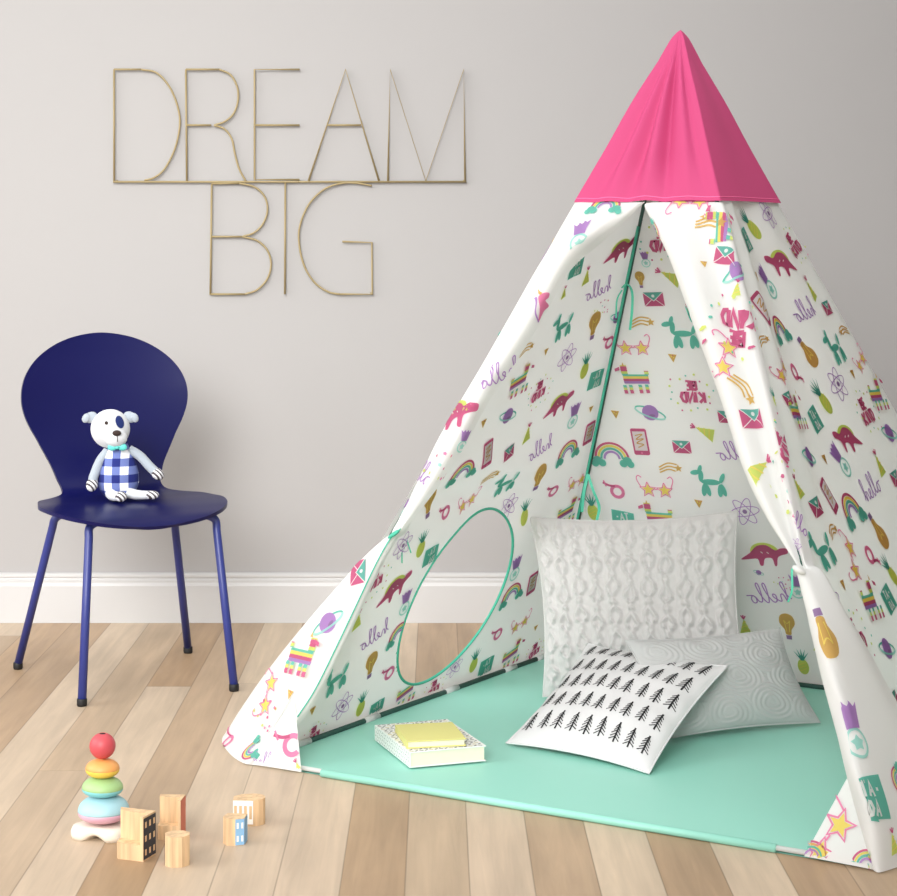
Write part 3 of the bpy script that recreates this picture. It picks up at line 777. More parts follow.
ribbon([at(588, 474, d), at(584, 492, d - .01), at(582, 512, d)], .007)
d = pole_py(FL, 530).y
kn = MB(); kn.ell(at(394, 534, d - .02), .016, .010, .0045, Matrix.Rotation(-.6, 3, 'Y')); kn.build('tie_knot', TEAL_TAPE, tent)
d2 = W_L.hit(404, 560, .01).y
ribbon([at(400, 530, d - .015), at(403, 528, d2), at(402, 545, d2 - .01), at(402, 563, d2)], .003)
ribbon([at(401, 530, d - .015), at(404, 528, d2), at(407, 540, d2 - .01), at(411, 553, d2)], .003)
d = pole_py(FR, 568).y - .03
kn = MB(); kn.ell(at(799, 570, d), .014, .014, .007, Matrix.Rotation(.5, 3, 'Y')); kn.build('tie_knot', CLOTH, tent)
ribbon([at(796, 568, d + .02), at(792, 570, d + .01), at(792, 590, d + .01), at(788, 602, d + .02)], .004)

def rod(A, B, name='base_rod', r=.0062, m=DARK_ROD, z=.012, inn=V(0, 0, 0)):
    q = MB(); q.tube([A + inn + V(0, 0, z), B + inn + V(0, 0, z)], r, 12); return q.build(name, m, tent)
rod(FL, BL, inn=W_L.n * .016, z=.018); rod(BL, BR, inn=W_B.n * .016, z=.018); rod(FR, BR, inn=-W_R.n * .016, z=.018); rod(FL, FR, inn=-nf * .004, z=.010, r=.005, m=CLOTH)
for t in (.12, .33, .6, .82, .95):
    rod(FL.lerp(BL, t - .02), FL.lerp(BL, t + .025), 'rod_sleeve', .0078, CLOTH, .018, W_L.n * .016)
# floor of the tent
def mat_pt(u, v):
    A, B = FL.lerp(FR, u), BL.lerp(BR, u)
    p = A.lerp(B, v); e = math.sin(PI * u) * math.sin(PI * v)
    return V(p.x, p.y, .0075 + .0025 * e * noise2(u * 6, v * 5))
fm = MB(); fm.grid(mat_pt, 50, 50); fm.grid(lambda u, v: mat_pt(u, v) - V(0, 0, .0065), 2, 2, flip=True)
tf = fm.build('tent_floor', MAT_TEAL, tent)
a, c = ground(322, 777), ground(776, 853)
fm = MB(); fm.tube([a + V(0, 0, .0085), a.lerp(c, .5) + V(0, 0, .0085), c + V(0, 0, .0085)], .0082, 14); sub(fm, 'rolled_edge', MAT_TEAL, tf)

# ---------------------------------------------------------------- pillows
def pillow(name, corners, T, mats, label, relief=None, nu=90, prints=None, seam=True):
    BLc, BRc, TRc, TLc = corners; o = (BLc + BRc + TRc + TLc) / 4
    e = thing(name, (o.x, o.y, 0), label, 'pillow')
    n = ((BRc - BLc).cross(TLc - BLc)).normalized()
    if n.y > 0: n = -n
    def base(u, v):
        x, y = 2 * u - 1, 2 * v - 1
        x2 = x * (1 - .075 * (1 - y * y)); y2 = y * (1 - .075 * (1 - x * x))
        uu, vv = (x2 + 1) / 2, (y2 + 1) / 2
        return BLc.lerp(BRc, uu).lerp(TLc.lerp(TRc, uu), vv)
    def h(u, v):
        x, y = 2 * u - 1, 2 * v - 1
        k = max(0, (1 - abs(x) ** 2.4)) * max(0, (1 - abs(y) ** 2.4))
        return T * k ** .62 * (1 + .05 * noise2(x * 4 + 1, y * 4)) + .004 * math.sin(14 * math.atan2(y, x)) * max(abs(x), abs(y)) ** 4 * k ** .4
    def front(u, v, off=0):
        p = base(u, v) + n * (h(u, v) + off)
        if relief:
            x, y = 2 * u - 1, 2 * v - 1; ed = min(1, (1 - max(abs(x), abs(y))) * 8)
            p = p + n * relief(u, v) * ed
        p.z = max(p.z, .0125); return p
    def back(u, v):
        p = base(u, v) - n * h(u, v) * .8; p.z = max(p.z, .0115); return p
    m = MB(); m.grid(front, nu, nu, flip=True); m.grid(back, 40, 40)
    if prints: prints(m, front)
    body = m.build('cushion_cover', mats, e)
    if seam:
        s = MB(); P = [(k / 20, 0) for k in range(20)] + [(1, k / 20) for k in range(20)] + [(1 - k / 20, 1) for k in range(20)] + [(0, 1 - k / 20) for k in range(20)]
        Q = [base(*q) for q in P]
        for q in Q: q.z = max(q.z, .0125)
        s.tube(Q, .0022, 6, True); sub(s, 'edge_piping', mats[0] if isinstance(mats, list) else mats, body)
    return e
KNIT = mat('cream knit wool', (190, 189, 187), .95, bump=.5, bscale=420, sheen=.3)
EMB = mat('grey embroidered cotton', (178, 179, 178), .9, bump=.15, bscale=500)
PCOT = mat('white cotton', (212, 212, 212), .85, bump=.08, bscale=700)
INK = mat('black print', (32, 32, 34), .8)
def cable(u, v):
    x, y = u * .52, v * .45
    x += .003 * noise2(u * 23, v * 17); y += .005 * noise2(u * 19 + 5, v * 21)
    c = x / .047; i = math.floor(c); f = c - i
    z = .5 + .5 * math.sin(2 * PI * (y / .072 + .27 * (i % 2)))
    a = math.exp(-((f - .22 - .36 * z) / .11) ** 2)
    b2 = math.exp(-((f - .80 + .36 * z) / .11) ** 2)
    st = .5 + .5 * math.sin(2 * PI * (y / .021 + 1.2 * abs(f - .5)))
    return .0120 * max(a, b2) * (.68 + .32 * st) - .0022 * math.exp(-(min(f, 1 - f) / .07) ** 2) + .0010 * st + .0012 * noise2(u * 40, v * 34)
pillow('cable_knit_pillow', [V(.227, 4.81, .022), V(.700, 4.63, .03), V(.689, 4.765, .475), V(.2017, 4.945, .435)], .055, KNIT,
       'large square off-white cable knit pillow standing upright at the back of the tent', cable, 170)
RC = [(.14, .2), (.42, .14), (.72, .2), (.93, .45), (.25, .52), (.55, .5), (.8, .72), (.12, .84), (.42, .86), (.66, .95), (.95, .93), (.98, .1)]
def rose(u, v):
    b, k = 9, 0
    for i, (a, c) in enumerate(RC):
        d = math.hypot((u - a) * 1.25, v - c)
        if d < b: b, k = d, i
    a, c = RC[k]; th = math.atan2(v - c, (u - a) * 1.25)
    return .0010 * math.sin(b * 150 + th * (1 if k % 2 else -1) + .8 * math.sin(3 * th)) * min(1, b * 20)
pillow('rosette_pillow', [V(.475, 4.415, .018), V(.85, 4.577, .016), V(.766, 4.625, .222), V(.400, 4.52, .215)], .040, EMB,
       'pale grey pillow with stitched swirling rosettes, leaning at the right behind the tree print pillow', rose, 130)
def trees(m, front):
    rr = random.Random(4)
    for r in range(5):
        for c in range(9):
            u0, v0 = .085 + c * .104 + rr.uniform(-.006, .006), .09 + r * .185 + rr.uniform(-.006, .006)
            hh, w = .135, .066
            def st(P, wd):
                vs = []; n = len(P)
                for i, (x, y) in enumerate(P):
                    a, b2 = P[max(i - 1, 0)], P[min(i + 1, n - 1)]; dx, dy = b2[0] - a[0], b2[1] - a[1]; L = math.hypot(dx, dy) or 1
                    for sg in (-1, 1): vs.append(front(min(max(x - dy / L * wd * sg, .004), .996), min(max(y + dx / L * wd * sg, .004), .996), .0012))
                m.add(vs, [(2 * i, 2 * i + 1, 2 * i + 3, 2 * i + 2) for i in range(n - 1)], 1)
            st([(u0, v0), (u0 + .002, v0 + hh * .5), (u0 + .003, v0 + hh)], .0058)
            for k in range(5):
                y = v0 + hh * (.28 + .155 * k); L = w * (1 - .12 * k) * rr.uniform(.8, 1.05) * .62
                st([(u0, y), (u0 - L, y - hh * .19)], .003); st([(u0, y), (u0 + L, y - hh * .19)], .003)
pillow('tree_print_pillow', [V(.127, 4.395, .015), V(.416, 4.150, .013), V(.625, 4.480, .165), V(.330, 4.715, .168)], .048, [PCOT, INK],
       'small white pillow printed with rows of black fir trees, in front of the others', None, 70, trees)

# ---------------------------------------------------------------- notebooks
PAPER = mat('page edges', (236, 232, 206), .8, var=.06, vscale=60)
BKW = mat('white patterned cover', (240, 240, 236), .6); BKD = mat('cover dashes', (60, 66, 62), .7); BKG = mat('cover gold dashes', (196, 178, 96), .7)
BKY = mat('yellow cover', (222, 216, 134), .55)
def book(name, fl_, fr2, depth, z0, th, cover, label, pattern=False, group=None):
    ex = (fr2 - fl_); W = ex.length; ex.normalize(); ey = V(-ex.y, ex.x, 0)
    o = fl_ + ex * W / 2 + ey * depth / 2
    e = thing(name, (o.x, o.y, z0), label, 'book')
    P = lambda a, b2, z: fl_ + ex * a + ey * b2 + V(0, 0, z0 + z - fl_.z)
    def bx(m, a0, a1, b0, b1, z_0, z_1, mi=0):
        vs = [P(a, b2, z) for z in (z_0, z_1) for b2 in (b0, b1) for a in (a0, a1)]
        m.add(vs, [(0, 2, 3, 1), (4, 5, 7, 6), (0, 1, 5, 4), (2, 6, 7, 3), (0, 4, 6, 2), (1, 3, 7, 5)], mi)
    ct = .0022
    c = MB(); bx(c, 0, W, 0, depth, 0, ct); bx(c, 0, W, 0, depth, th - ct, th); bx(c, 0, ct, 0, depth, ct, th - ct)
    if pattern:
        rr = random.Random(8)
        for i in range(15):
            for j in range(20):
                x, y = (i + .5 + .25 * (j % 2)) * W / 15.5, (j + .5) * depth / 20; a = .6 if (i + j) % 2 else -.6
                dx, dy = math.cos(a) * .0046, math.sin(a) * .0046; nx, ny = -math.sin(a) * .0015, math.cos(a) * .0015
                c.add([P(x - dx - nx, y - dy - ny, th + .0004), P(x + dx - nx, y + dy - ny, th + .0004), P(x + dx + nx, y + dy + ny, th + .0004), P(x - dx + nx, y - dy + ny, th + .0004)], [(0, 1, 2, 3)], 1 if (i * 3 + j) % 4 else 2)
        for i in range(4):
            for j in range(20):
                z, y = (i + .6) * th / 4.2, (j + .5 + .3 * (i % 2)) * depth / 20.5; s_ = 1 if (i + j) % 2 else -1
                c.add([P(-.0004, y - .003, z - .002 * s_), P(-.0004, y - .002, z - .0026 * s_), P(-.0004, y + .003, z + .002 * s_), P(-.0004, y + .002, z + .0026 * s_)], [(0, 1, 2, 3)], 1)
    c.build('cover', [cover, BKD, BKG], e, smooth=False)
    p = MB(); bx(p, ct, W - .003, .003, depth - .003, ct, th - ct)
    p.build('page_block', PAPER, e, smooth=False)
    return e
z0 = .0112
book('patterned_book', ground(410, 768, z0), ground(486, 761, z0), .250, z0, .033, BKW, 'thick white book with small dark dashes on its cover, lying under the yellow book', True)
book('yellow_book', ground(407, 749, z0 + .0335), ground(466, 746, z0 + .0335), .148, z0 + .0338, .016, BKY, 'small plain yellow notebook lying on top of the patterned book')

# ---------------------------------------------------------------- chair
CO = V(-.811, 5.107, 0); CR = V(.904, .427, 0).normalized(); CF = V(.427, -.904, 0).normalized()
def cp(x, y, z): return CO + CR * x + CF * y + V(0, 0, z)
BLUE = mat('cobalt blue lacquer', (3, 6, 70), .36, spec=.3, coat=.0)
BLUE2 = mat('blue painted steel', (44, 54, 124), .38)
chair = thing('moulded_chair', (CO.x, CO.y, 0), 'blue chair with rounded balloon back and four slim metal legs, by the wall', 'chair')
prof = [(.210, .412, .0), (.2085, .413, .035), (.204, .417, .078), (.193, .423, .125), (.172, .431, .168), (.137, .438, .203), (.09, .445, .228), (.02, .449, .240), (-.04, .449, .230), (-.085, .450, .215), (-.12, .452, .172), (-.15, .457, .142), (-.178, .470, .134), (-.198, .492, .140), (-.212, .525, .155),
        (-.222, .56, .178), (-.234, .60, .206), (-.246, .645, .232), (-.257, .69, .246), (-.268, .735, .243), (-.278, .775, .224), (-.287, .81, .190), (-.293, .838, .145), (-.297, .857, .095), (-.299, .867, .045), (-.300, .870, .0)]
PR = [V(*p) for p in prof]
def shell(u, v, off=0):
    q = crom(PR, v); a = crom(PR, min(v + .004, 1)) - crom(PR, max(v - .004, 0))
    t = V(a.x, a.y, 0).normalized(); nn = V(-t.y, t.x)     # in the (depth, height) plane
    nn = V(t.y, -t.x, 0)
    x = (2 * u - 1); w = max(q.z, 0) * (1 - .085 * max(0, min(1, (q.y - .5) / .1))); seat = max(0, min(1, (.30 - v) / .2)); bk = max(0, min(1, (v - .55) / .2))
    y, z = q.x, q.y
    z += .001 * (abs(x) ** 2) * (w / .24) * (1 - bk) * (1 if v > .12 else v / .12) - .012 * seat * 0
    y += .030 * x * x * (w / .24) ** 2 * bk
    return cp(w * x, y + nn.x * off, z + nn.y * off)
m = MB(); NU, NV = 36, 110
ew = lambda v: .5 - .5 * math.cos(PI * v)
s1 = lambda u, v: shell(u, v, .005); s2 = lambda u, v: shell(u, v, -.005)
m.grid(s1, NU, NV); m.grid(s2, NU, NV, flip=True)
for uu in (0, 1):
    m.add([p for k in range(NV + 1) for p in (shell(uu, k / NV, .005), shell(uu, k / NV, -.005))], [(2 * i, 2 * i + 1, 2 * i + 3, 2 * i + 2) if uu else (2 * i + 2, 2 * i + 3, 2 * i + 1, 2 * i) for i in range(NV)])
m.build('seat_shell', BLUE, chair)
feet = [(ground(82, 706), .075, .07, -1, 1), (ground(234, 691), .075, .07, 1, 1), (ground(18, 669), .075, -.05, -1, -1), (ground(188, 653), .075, -.05, 1, -1)]
FOOT = mat('black rubber', (18, 18, 20), .6); BUMP = mat('white plastic', (230, 228, 228), .5)
for f, _, ly, sx, sy in feet:
    m = MB(); hip = cp({(-1, 1): -.14, (1, 1): .185, (-1, -1): -.175, (1, -1): .135}[sx, sy], .12 if sy > 0 else -.075, .421); inn = cp(sx * .07, .10 if sy > 0 else -.06, .424)
    foot = V(f.x, f.y, .012); dr = (foot - hip).normalized()
    path = smooth_line([inn, inn.lerp(hip, .5), hip - (hip - inn).normalized() * .022, hip + V(0, 0, -.006) + dr * .006, hip + dr * .04], 6) + [hip + dr * .15, foot]
    m.tube(path, .0105, 14); lg = m.build('leg', BLUE2, chair)
    c = MB(); c.lathe([(0, 0.0), (.011, 0), (.0125, .004), (.0125, .016), (.0115, .018)], (f.x, f.y, 0.0), 18); sub(c, 'rubber_foot', FOOT, lg)
    c = MB(); q = inn.lerp(hip, .45) + V(0, 0, .006); c.lathe([(0, -.012), (.008, -.012), (.009, .004), (0, .004)], q, 12); c.build('bumper', BUMP, chair)
m = MB(); m.box(cp(0, .02, .437), .13, .17, .006, math.atan2(CR.y, CR.x)); m.build('mounting_plate', BLUE2, chair, smooth=False)

# ---------------------------------------------------------------- plush dog
SX = V(-.846, 5.125, .459)
tr = Matrix.Rotation(.10, 3, 'Z')
dog = thing('plush_dog', (SX.x, SX.y, SX.z), 'white plush dog in blue gingham with a mint bow tie, sitting on the blue chair', 'stuffed toy')
def dp(x, y, z): return SX + tr @ V(x, y, z)
PLUSH = mat('white plush', (208, 211, 214), .95, bump=.3, bscale=300, sheen=.4)
PLG = mat('pale grey plush', (162, 171, 180), .95, bump=.3, bscale=300, sheen=.4)
def gingham():
    m = bpy.data.materials.new('blue gingham'); m.use_nodes = True; nt = m.node_tree; N = nt.nodes; L = nt.links; bs = N['Principled BSDF']
    tc = N.new('ShaderNodeTexCoord'); sp = N.new('ShaderNodeSeparateXYZ'); L.new(tc.outputs['Object'], sp.inputs[0])
    def mt(op, a, c=None):
        n = N.new('ShaderNodeMath'); n.operation = op
        for i, x in enumerate((a, c)):
            if x is None: continue
            if isinstance(x, (int, float)): n.inputs[i].default_value = x
            else: L.new(x, n.inputs[i])
        return n.outputs[0]
    P = .041
    a = mt('GREATER_THAN', mt('FRACT', mt('ADD', mt('DIVIDE', sp.outputs['X'], P), 10.74)), .5)
    c = mt('GREATER_THAN', mt('FRACT', mt('ADD', mt('DIVIDE', sp.outputs['Z'], P), 10.45)), .5)
    r = N.new('ShaderNodeValToRGB'); r.color_ramp.interpolation = 'CONSTANT'; L.new(mt('MULTIPLY', mt('ADD', a, c), .5), r.inputs[0])
    e = r.color_ramp.elements; e[0].color = (*lin((236, 238, 242)), 1); e[1].position = .75; e[1].color = (*lin((24, 36, 112)), 1)
    k = e.new(.3); k.color = (*lin((104, 118, 176)), 1)
    L.new(r.outputs[0], bs.inputs['Base Color']); bs.inputs['Roughness'].default_value = .9
    return m
m = MB(); m.lathe([(0, 0), (.03, .002), (.046, .018), (.0525, .04), (.052, .065), (.044, .095), (.033, .12), (.024, .138), (0, .145)], (0, 0, 0), 32, M=Matrix.Diagonal((1, .85, 1)))
m.v = [tuple(dp(*p)) for p in m.v]; body = m.build('gingham_body', gingham(), dog)
hc_ = (-.020, -.004, .178)
m = MB(); m.ell((0, 0, 0), .050, .047, .050, n=32); m.ell((.016, -.034, -.02), .029, .024, .024, n=24); m.v = [tuple(dp(p[0] + hc_[0], p[1] + hc_[1], p[2] + hc_[2])) for p in m.v]
head = m.build('head', PLUSH, dog)
for sx in (-1, 1):
    m = MB(); c = (hc_[0] + sx * .049, hc_[1] + .004, hc_[2] + .029); m.ell(dp(*c), .017, .009, .014, Matrix.Rotation(sx * .5, 3, 'Y')); m.ell(dp(c[0] + sx * .012, c[1] - .007, c[2] - .001), .010, .006, .013, Matrix.Rotation(sx * -.55, 3, 'Y'))
    sub(m, 'ear', PLG, head)
NAVY = mat('navy felt', (22, 40, 100), .9); DK = mat('dark brown felt', (48, 32, 26), .8)
def surf_patch(cx, cz, rx, rz, rot, mt_, name, lift=.0012, cen=None, R=(.050, .047, .050)):
    m = MB(); cen = cen or (0, 0, 0)
    ring_ = []
    def pp(a, r):
        x, z = rx * r * math.cos(a), rz * r * math.sin(a); x, z = cx + x * math.cos(rot) - z * math.sin(rot), cz + x * math.sin(rot) + z * math.cos(rot)
        x0, z0_ = x - cen[0], z - cen[2]; k = max(0, 1 - (x0 / R[0]) ** 2 - (z0_ / R[2]) ** 2)
        return dp(hc_[0] + x, hc_[1] + cen[1] - R[1] * math.sqrt(k) - lift, hc_[2] + z)
    m.grid(lambda u, v: pp(2 * PI * u, v), 24, 6); sub(m, name, mt_, head)
surf_patch(.026, .020, .0095, .0165, .38, NAVY, 'eye_patch')
surf_patch(-.007, .019, .0045, .0045, 0, DK, 'eye', .0015)
m = MB(); m.ell(dp(hc_[0] + .020, hc_[1] - .057, hc_[2] - .006), .0115, .006, .0075, n=20); sub(m, 'nose', DK, head)
m = MB(); m.tube([dp(hc_[0] + .021, hc_[1] - .060, hc_[2] - .012), dp(hc_[0] + .022, hc_[1] - .0605, hc_[2] - .028)], .0009, 6); sub(m, 'mouth_stitch', DK, head)
BOW = mat('mint satin', (96, 206, 196), .5)
m = MB()
for sx in (-1, 1): m.ell(dp(.000 + sx * .012, -.043, .135), .013, .006, .0095, Matrix.Rotation(sx * .15, 3, 'Y'), n=16)
m.ell(dp(.000, -.047, .135), .005, .005, .006, n=12); m.build('bow_tie', BOW, dog)
def stripes():
    m = bpy.data.materials.new('striped jersey'); m.use_nodes = True; nt = m.node_tree; N = nt.nodes; L = nt.links; bs = N['Principled BSDF']
    tc = N.new('ShaderNodeTexCoord'); w = N.new('ShaderNodeTexWave'); w.inputs['Scale'].default_value = 42; w.bands_direction = 'DIAGONAL'
    r = N.new('ShaderNodeValToRGB'); r.color_ramp.interpolation = 'CONSTANT'; e = r.color_ramp.elements; e[0].color = (*lin((70, 62, 66)), 1); e[1].position = .42; e[1].color = (*lin((222, 222, 224)), 1)
    L.new(tc.outputs['Object'], w.inputs['Vector']); L.new(w.outputs['Fac'], r.inputs[0]); L.new(r.outputs[0], bs.inputs['Base Color']); bs.inputs['Roughness'].default_value = .9
    return m
STR = stripes()
def limb(name, pts, rs, end, er, mt_=PLG):
    m = MB(); P = smooth_line([dp(*p) for p in pts], 5); k = len(P) - 1
    R = [rs[0] + (rs[1] - rs[0]) * i / k for i in range(k + 1)]; m.tube(P, R, 14); m.ell(P[-1], rs[1], rs[1], rs[1], n=14)
    o = m.build(name, mt_, dog)
    c = MB(); dr = (P[-1] - P[-3]).normalized(); Mx = dr.to_track_quat('Z', 'Y').to_matrix(); c.ell(P[-1] + dr * er[2] * .5, er[0], er[1], er[2], Mx, n=18); sub(c, end, STR, o)
limb('arm', [(-.026, -.004, .122), (-.046, -.012, .095), (-.060, -.022, .06), (-.063, -.026, .047)], (.012, .012), 'striped_hand', (.0155, .014, .018))
limb('arm', [(.028, -.004, .124), (.055, -.010, .108), (.080, -.018, .082), (.094, -.022, .069)], (.012, .012), 'striped_hand', (.0155, .014, .018))
limb('leg', [(-.018, -.03, .016), (-.01, -.052, .0125), (.006, -.070, .0125)], (.014, .0115), 'striped_foot', (.0145, .0135, .016), PLUSH)
limb('leg', [(.028, -.03, .016), (.05, -.04, .0125), (.078, -.048, .0125)], (.014, .0105), 'striped_foot', (.013, .0115, .019), PLUSH)

# ---------------------------------------------------------------- wall sign
BRASS = mat('brushed brass wire', (152, 136, 98), .5, metal=.15)
SY = WALL_Y - .012
def wp(x, y): return at(90 + x / 2.2425, 40 + y / 2.2425, SY)
sign = thing('wire_wall_sign', tuple(wp(445, 318) + V(0, .012, 0)), 'thin brass wire sign on the wall spelling DREAM BIG', 'wall sign')
def wires(name, L_):
    m = MB()
    for P, sm_ in L_:
        P = [wp(x, y) for x, y in P]; m.tube(smooth_line(P, 8) if sm_ else P, .0030, 8)
    return m.build(name, BRASS, sign)
wires('letter', [([(54, 316), (54, 66)], 0), ([(54, 66), (115, 66)], 0), ([(115, 66), (150, 74), (180, 108), (198, 155), (201, 195), (190, 245), (168, 288), (145, 308), (122, 315)], 1)])
wires('letter', [([(217, 316), (215, 66)], 0), ([(215, 66), (290, 66)], 0), ([(290, 66), (315, 78), (330, 105), (332, 135), (322, 165), (302, 183), (278, 191)], 1), ([(215, 191), (272, 191)], 0), ([(278, 191), (302, 200), (318, 222), (325, 255), (335, 290), (350, 317)], 1)])
wires('letter', [([(470, 66), (369, 66), (369, 313), (470, 313)], 0), ([(369, 191), (470, 191)], 0)])
wires('letter', [([(490, 316), (573, 66), (648, 316)], 0), ([(532, 191), (608, 191)], 0)])
wires('letter', [([(668, 316), (673, 66), (753, 316), (838, 66), (841, 316)], 0)])
wires('crossbar', [([(52, 318), (844, 318)], 0)])
wires('letter', [([(270, 570), (273, 322)], 0), ([(273, 322), (335, 321)], 0), ([(335, 321), (370, 330), (392, 352), (398, 382), (388, 412), (368, 432), (342, 441)], 1), ([(273, 441), (342, 441)], 0),
                 ([(342, 441), (375, 450), (398, 472), (406, 503), (398, 535), (375, 560), (348, 570)], 1), ([(348, 570), (268, 570)], 0)])
wires('letter', [([(438, 320), (437, 570)], 0)])
wires('letter', [([(632, 327), (600, 321), (565, 321), (525, 335), (490, 370), (470, 420), (470, 465), (482, 510), (505, 545), (535, 565), (560, 570)], 1), ([(560, 570), (633, 570), (632, 454), (566, 452)], 0)])
for x, y in ((60, 316), (440, 318), (838, 316), (273, 441), (630, 568)):
    m = MB(); p = wp(x, y); m.tube([p, V(p.x, WALL_Y, p.z)], .003, 8); m.build('wall_pin', BRASS, sign)

# ---------------------------------------------------------------- ring stacker
o = ground(102, 836); SCL = o.y / F
st = thing('stacking_toy', tuple(o), 'small wooden ring stacker, red ball on top of pastel rings and cream base', 'toy')
CRE = mat('cream painted wood', (232, 222, 206), .5)
def toy(c): return mat('toy paint', c, .45)
m = MB(); cen = V(0, 0, 0)
def foot_r(a): return .048 + .010 * math.cos(3 * a + 2.2)
def bot(a): return .0 + .011 * max(0, -math.cos(3 * a + 2.2)) ** .7
nn = 72
rows_ = [(0, 1), (.55, 1), (.93, 1), (1.0, .6), (1.0, .3), (.96, 0), (.5, 0), (0, 0)]
vs = []
for r, t in rows_:
    for k in range(nn):
        a = 2 * PI * k / nn; R = foot_r(a) * r; z = bot(a) * (r if t == 0 else 1) + ((.024 if r < .95 else .024) - bot(a)) * t
        if t == 0: z = bot(a)
        vs.append(o + V(R * math.cos(a), R * math.sin(a), z))
m.add(vs, [(i * nn + k, i * nn + (k + 1) % nn, (i + 1) * nn + (k + 1) % nn, (i + 1) * nn + k) for i in range(len(rows_) - 1) for k in range(nn)])
m.build('base', CRE, st)
def ring(x, z, R, hb, ht, cb, ct, tilt=0):
    c = o + V(x, 0, z); M = Matrix.Rotation(tilt, 3, 'Y')
    half = lambda h, s_: [(R * max(0, 1 - abs(t) ** 2.2) ** .5, s_ * h * t) for t in [k / 10 for k in range(11)]]
    top = MB(); top.lathe([(R * .985, 0)] + [(R * (1 - (t ** 2.2)) ** .5, ht * t) for t in [k / 12 for k in range(13)]], c, 44, M=M); ob = top.build('ring', toy(ct), st)
    bt = MB(); bt.lathe([(R * (1 - (t ** 2.4)) ** .5, -hb * t) for t in [k / 12 for k in range(12, -1, -1)]] + [(R * .98, .0005)], c, 44, M=M); sub(bt, 'lower_half', toy(cb), ob)
ring(.003, .048, .0480, .0215, .030, (224, 176, 196), (164, 204, 212))
ring(.001, .0905, .0385, .0155, .022, (130, 204, 208), (162, 198, 134), .03)
ring(.001, .1265, .0318, .0165, .019, (236, 200, 84), (232, 164, 92), .02)
m = MB(); m.lathe([(0, -.0245)] + [(.0245 * math.cos(a), .0245 * math.sin(a)) for a in [-PI / 2 + .2 + k * (PI - .5) / 16 for k in range(17)]] + [(.0055, .0225), (.0055, .015), (0, .015)], o + V(.001, 0, .1695), 36)
ball = m.build('ball', toy((200, 78, 86)), st)
m = MB(); m.lathe([(0, .0), (.0056, .0), (.0056, .0015), (0, .0015)], o + V(.001, 0, .1910), 16); sub(m, 'peg_hole', mat('dark hole', (20, 12, 10), .8), ball)
m = MB(); m.tube([o + V(0, 0, .02), o + V(0, 0, .156)], .0055, 12); m.build('peg', mat('peg wood', (200, 160, 110), .6), st)

# ---------------------------------------------------------------- wooden blocks
def wood(name, c):
    m = bpy.data.materials.new(name); m.use_nodes = True; nt = m.node_tree; N = nt.nodes; L = nt.links; bs = N['Principled BSDF']
    tc = N.new('ShaderNodeTexCoord'); mp = N.new('ShaderNodeMapping'); mp.inputs['Scale'].default_value = (90, 90, 7); L.new(tc.outputs['Object'], mp.inputs[0])
    no = N.new('ShaderNodeTexNoise'); no.inputs['Scale'].default_value = 1; no.inputs['Detail'].default_value = 4; L.new(mp.outputs[0], no.inputs['Vector'])
    r = N.new('ShaderNodeValToRGB'); e = r.color_ramp.elements; e[0].position = .35; e[0].color = (*lin(tuple(v * .86 for v in c)), 1); e[1].position = .65; e[1].color = (*lin(c), 1)
    L.new(no.outputs['Fac'], r.inputs[0]); L.new(r.outputs[0], bs.inputs['Base Color']); bs.inputs['Roughness'].default_value = .6
    return m
BW = wood('pine block', (232, 196, 152)); WHT = mat('white print paint', (240, 238, 232), .6); BLK = mat('black print paint', (46, 48, 56), .6); REDP = mat('coral print paint', (216, 120, 96), .6); BLP = mat('light blue print paint', (140, 186, 222), .6)
BM = [BW, WHT, BLK, REDP, BLP]
def panel(m, p0, p1, z0, z1, mi, off=.0006, cut=None):
    """flat printed rectangle on the side p0->p1 (ground points), between two heights; cut = (columns, rows, gap, colour index) of small windows"""
    d = (p1 - p0); L_ = d.length; d.normalize(); n = V(d.y, -d.x, 0)
    q = lambda a, z, k=1: p0 + d * a + V(0, 0, z) + n * off * k
    m.add([q(0, z0), q(L_, z0), q(L_, z1), q(0, z1)], [(0, 1, 2, 3)], mi)
    if cut:
        nc, nr_, g, ci = cut
        for i in range(nc):
            for j in range(nr_):
                a0, a1 = (i + g) * L_ / nc, (i + 1 - g) * L_ / nc; b0, b1 = z0 + (j + g) * (z1 - z0) / nr_, z0 + (j + 1 - g) * (z1 - z0) / nr_
                m.add([q(a0, b0, 2), q(a1, b0, 2), q(a1, b1, 2), q(a0, b1, 2)], [(0, 1, 2, 3)], ci)
def block(label, loc, rz, fn):
    m = MB(); M = Matrix.Rotation(rz, 3, 'Z'); e = fn(m)
    m.v = [tuple(Vector(loc) + M @ Vector(p)) for p in m.v]
    ob = m.build('wooden_block', BM, None, smooth=False, origin=loc)
    return tag(ob, label, 'toy block')
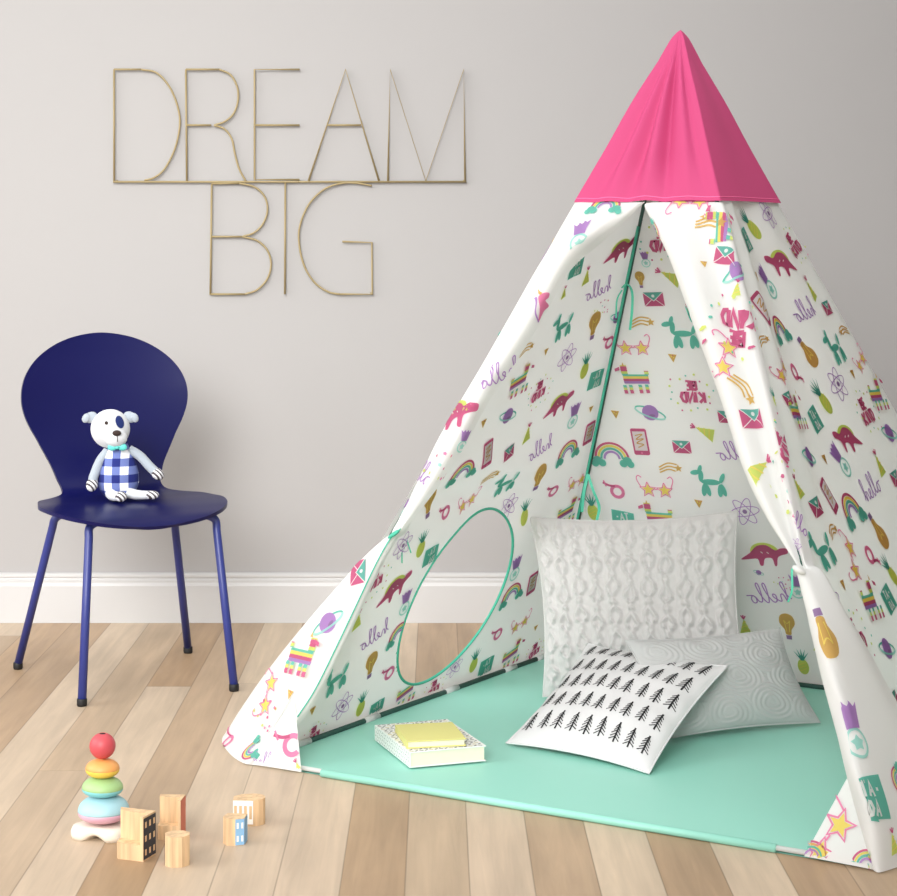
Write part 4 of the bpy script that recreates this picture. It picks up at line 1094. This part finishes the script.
def notch_block(W, D, H, lowh, pr, sk=.015):
    """tall block with its front-left corner cut out down to a low step"""
    def f(m):
        k = W * .88; j = D * .58
        tall = [(-W / 2 - sk, D / 2), (-W / 2 - sk * .5, D / 2 - (D - j) + .004), (-W * .05, D / 2 - (D - j) - .002), (-W / 2 + k, D / 2 - (D - j)), (-W / 2 + k, -D / 2), (W / 2, -D / 2), (W / 2, D / 2)]
        m.prism(tall, 0, H); lowp = [(-W / 2 - sk * .5, D / 2 - (D - j) - .0001), (-W / 2, -D / 2 + .004), (-W / 2 + .005, -D / 2), (-W / 2 + k - .0001, -D / 2), (-W / 2 + k - .0001, D / 2 - (D - j) - .0001)]
        m.prism(lowp, 0, lowh)
        pr(m, V(W / 2, -D / 2, 0), V(W / 2, D / 2, 0), H)
    return f
block('wooden block with a cut-out step and black window print, nearest the ring stacker', tuple(ground(134, 860) + V(.0, .02, 0)), -.35,
      notch_block(.056, .046, .080, .029, lambda m, a, c, H: panel(m, a, c, .003, H - .003, 2, cut=(3, 3, .28, 0))))
block('notched wooden block with coral painted side, standing behind the plain octagonal block', tuple(ground(170, 840) + V(0, .02, 0)), -.08,
      notch_block(.044, .042, .074, .026, lambda m, a, c, H: panel(m, a, c, .001, H - .001, 3), .004))
def octa(m):
    P = [(.0235 * math.cos(PI / 8 + k * PI / 4), .0235 * math.sin(PI / 8 + k * PI / 4)) for k in range(8)]; m.prism(P, 0, .054, side_m={})
    panel(m, V(*P[3], 0), V(*P[4], 0), .001, .053, 3)
block('plain octagonal wooden block at the front of the blocks', tuple(ground(176.5, 866) + V(0, .012, 0)), .1, octa)
def blue_b(m):
    P = [(-.021, -.006), (-.012, -.019), (.004, -.021), (.020, -.014), (.021, .014), (-.016, .017)]; m.prism(P, 0, .050)
    a, c = V(.004, -.021, 0), V(.020, -.014, 0)
    panel(m, a, V(.0199, -.01405, 0), .001, .049, 4, cut=(2, 2, .27, 1))
    panel(m, V(.020, -.014, 0), V(.021, .014, 0), .001, .049, 4)
block('small wooden block with a light blue printed face, in front of the half-round block', tuple(ground(234, 845) + V(0, .015, 0)), -.05, blue_b)
def dshape(m):
    P = [(-.028, -.012), (.010, -.020)] + [(.010 + .024 * math.sin(a), .004 - .024 * math.cos(a)) for a in (.5, .9, 1.3, 1.7, 2.1, 2.6, 3.1)] + [(-.010, .026), (-.026, .014)]
    m.prism(P, 0, .050)
    panel(m, V(*P[0], 0), V(*P[1], 0), .004, .049, 1, cut=(4, 1, .22, 0))
block('half-round wooden block with white arched windows, rightmost of the toy blocks', tuple(ground(246.5, 827) + V(0, .022, 0)), .12, dshape)
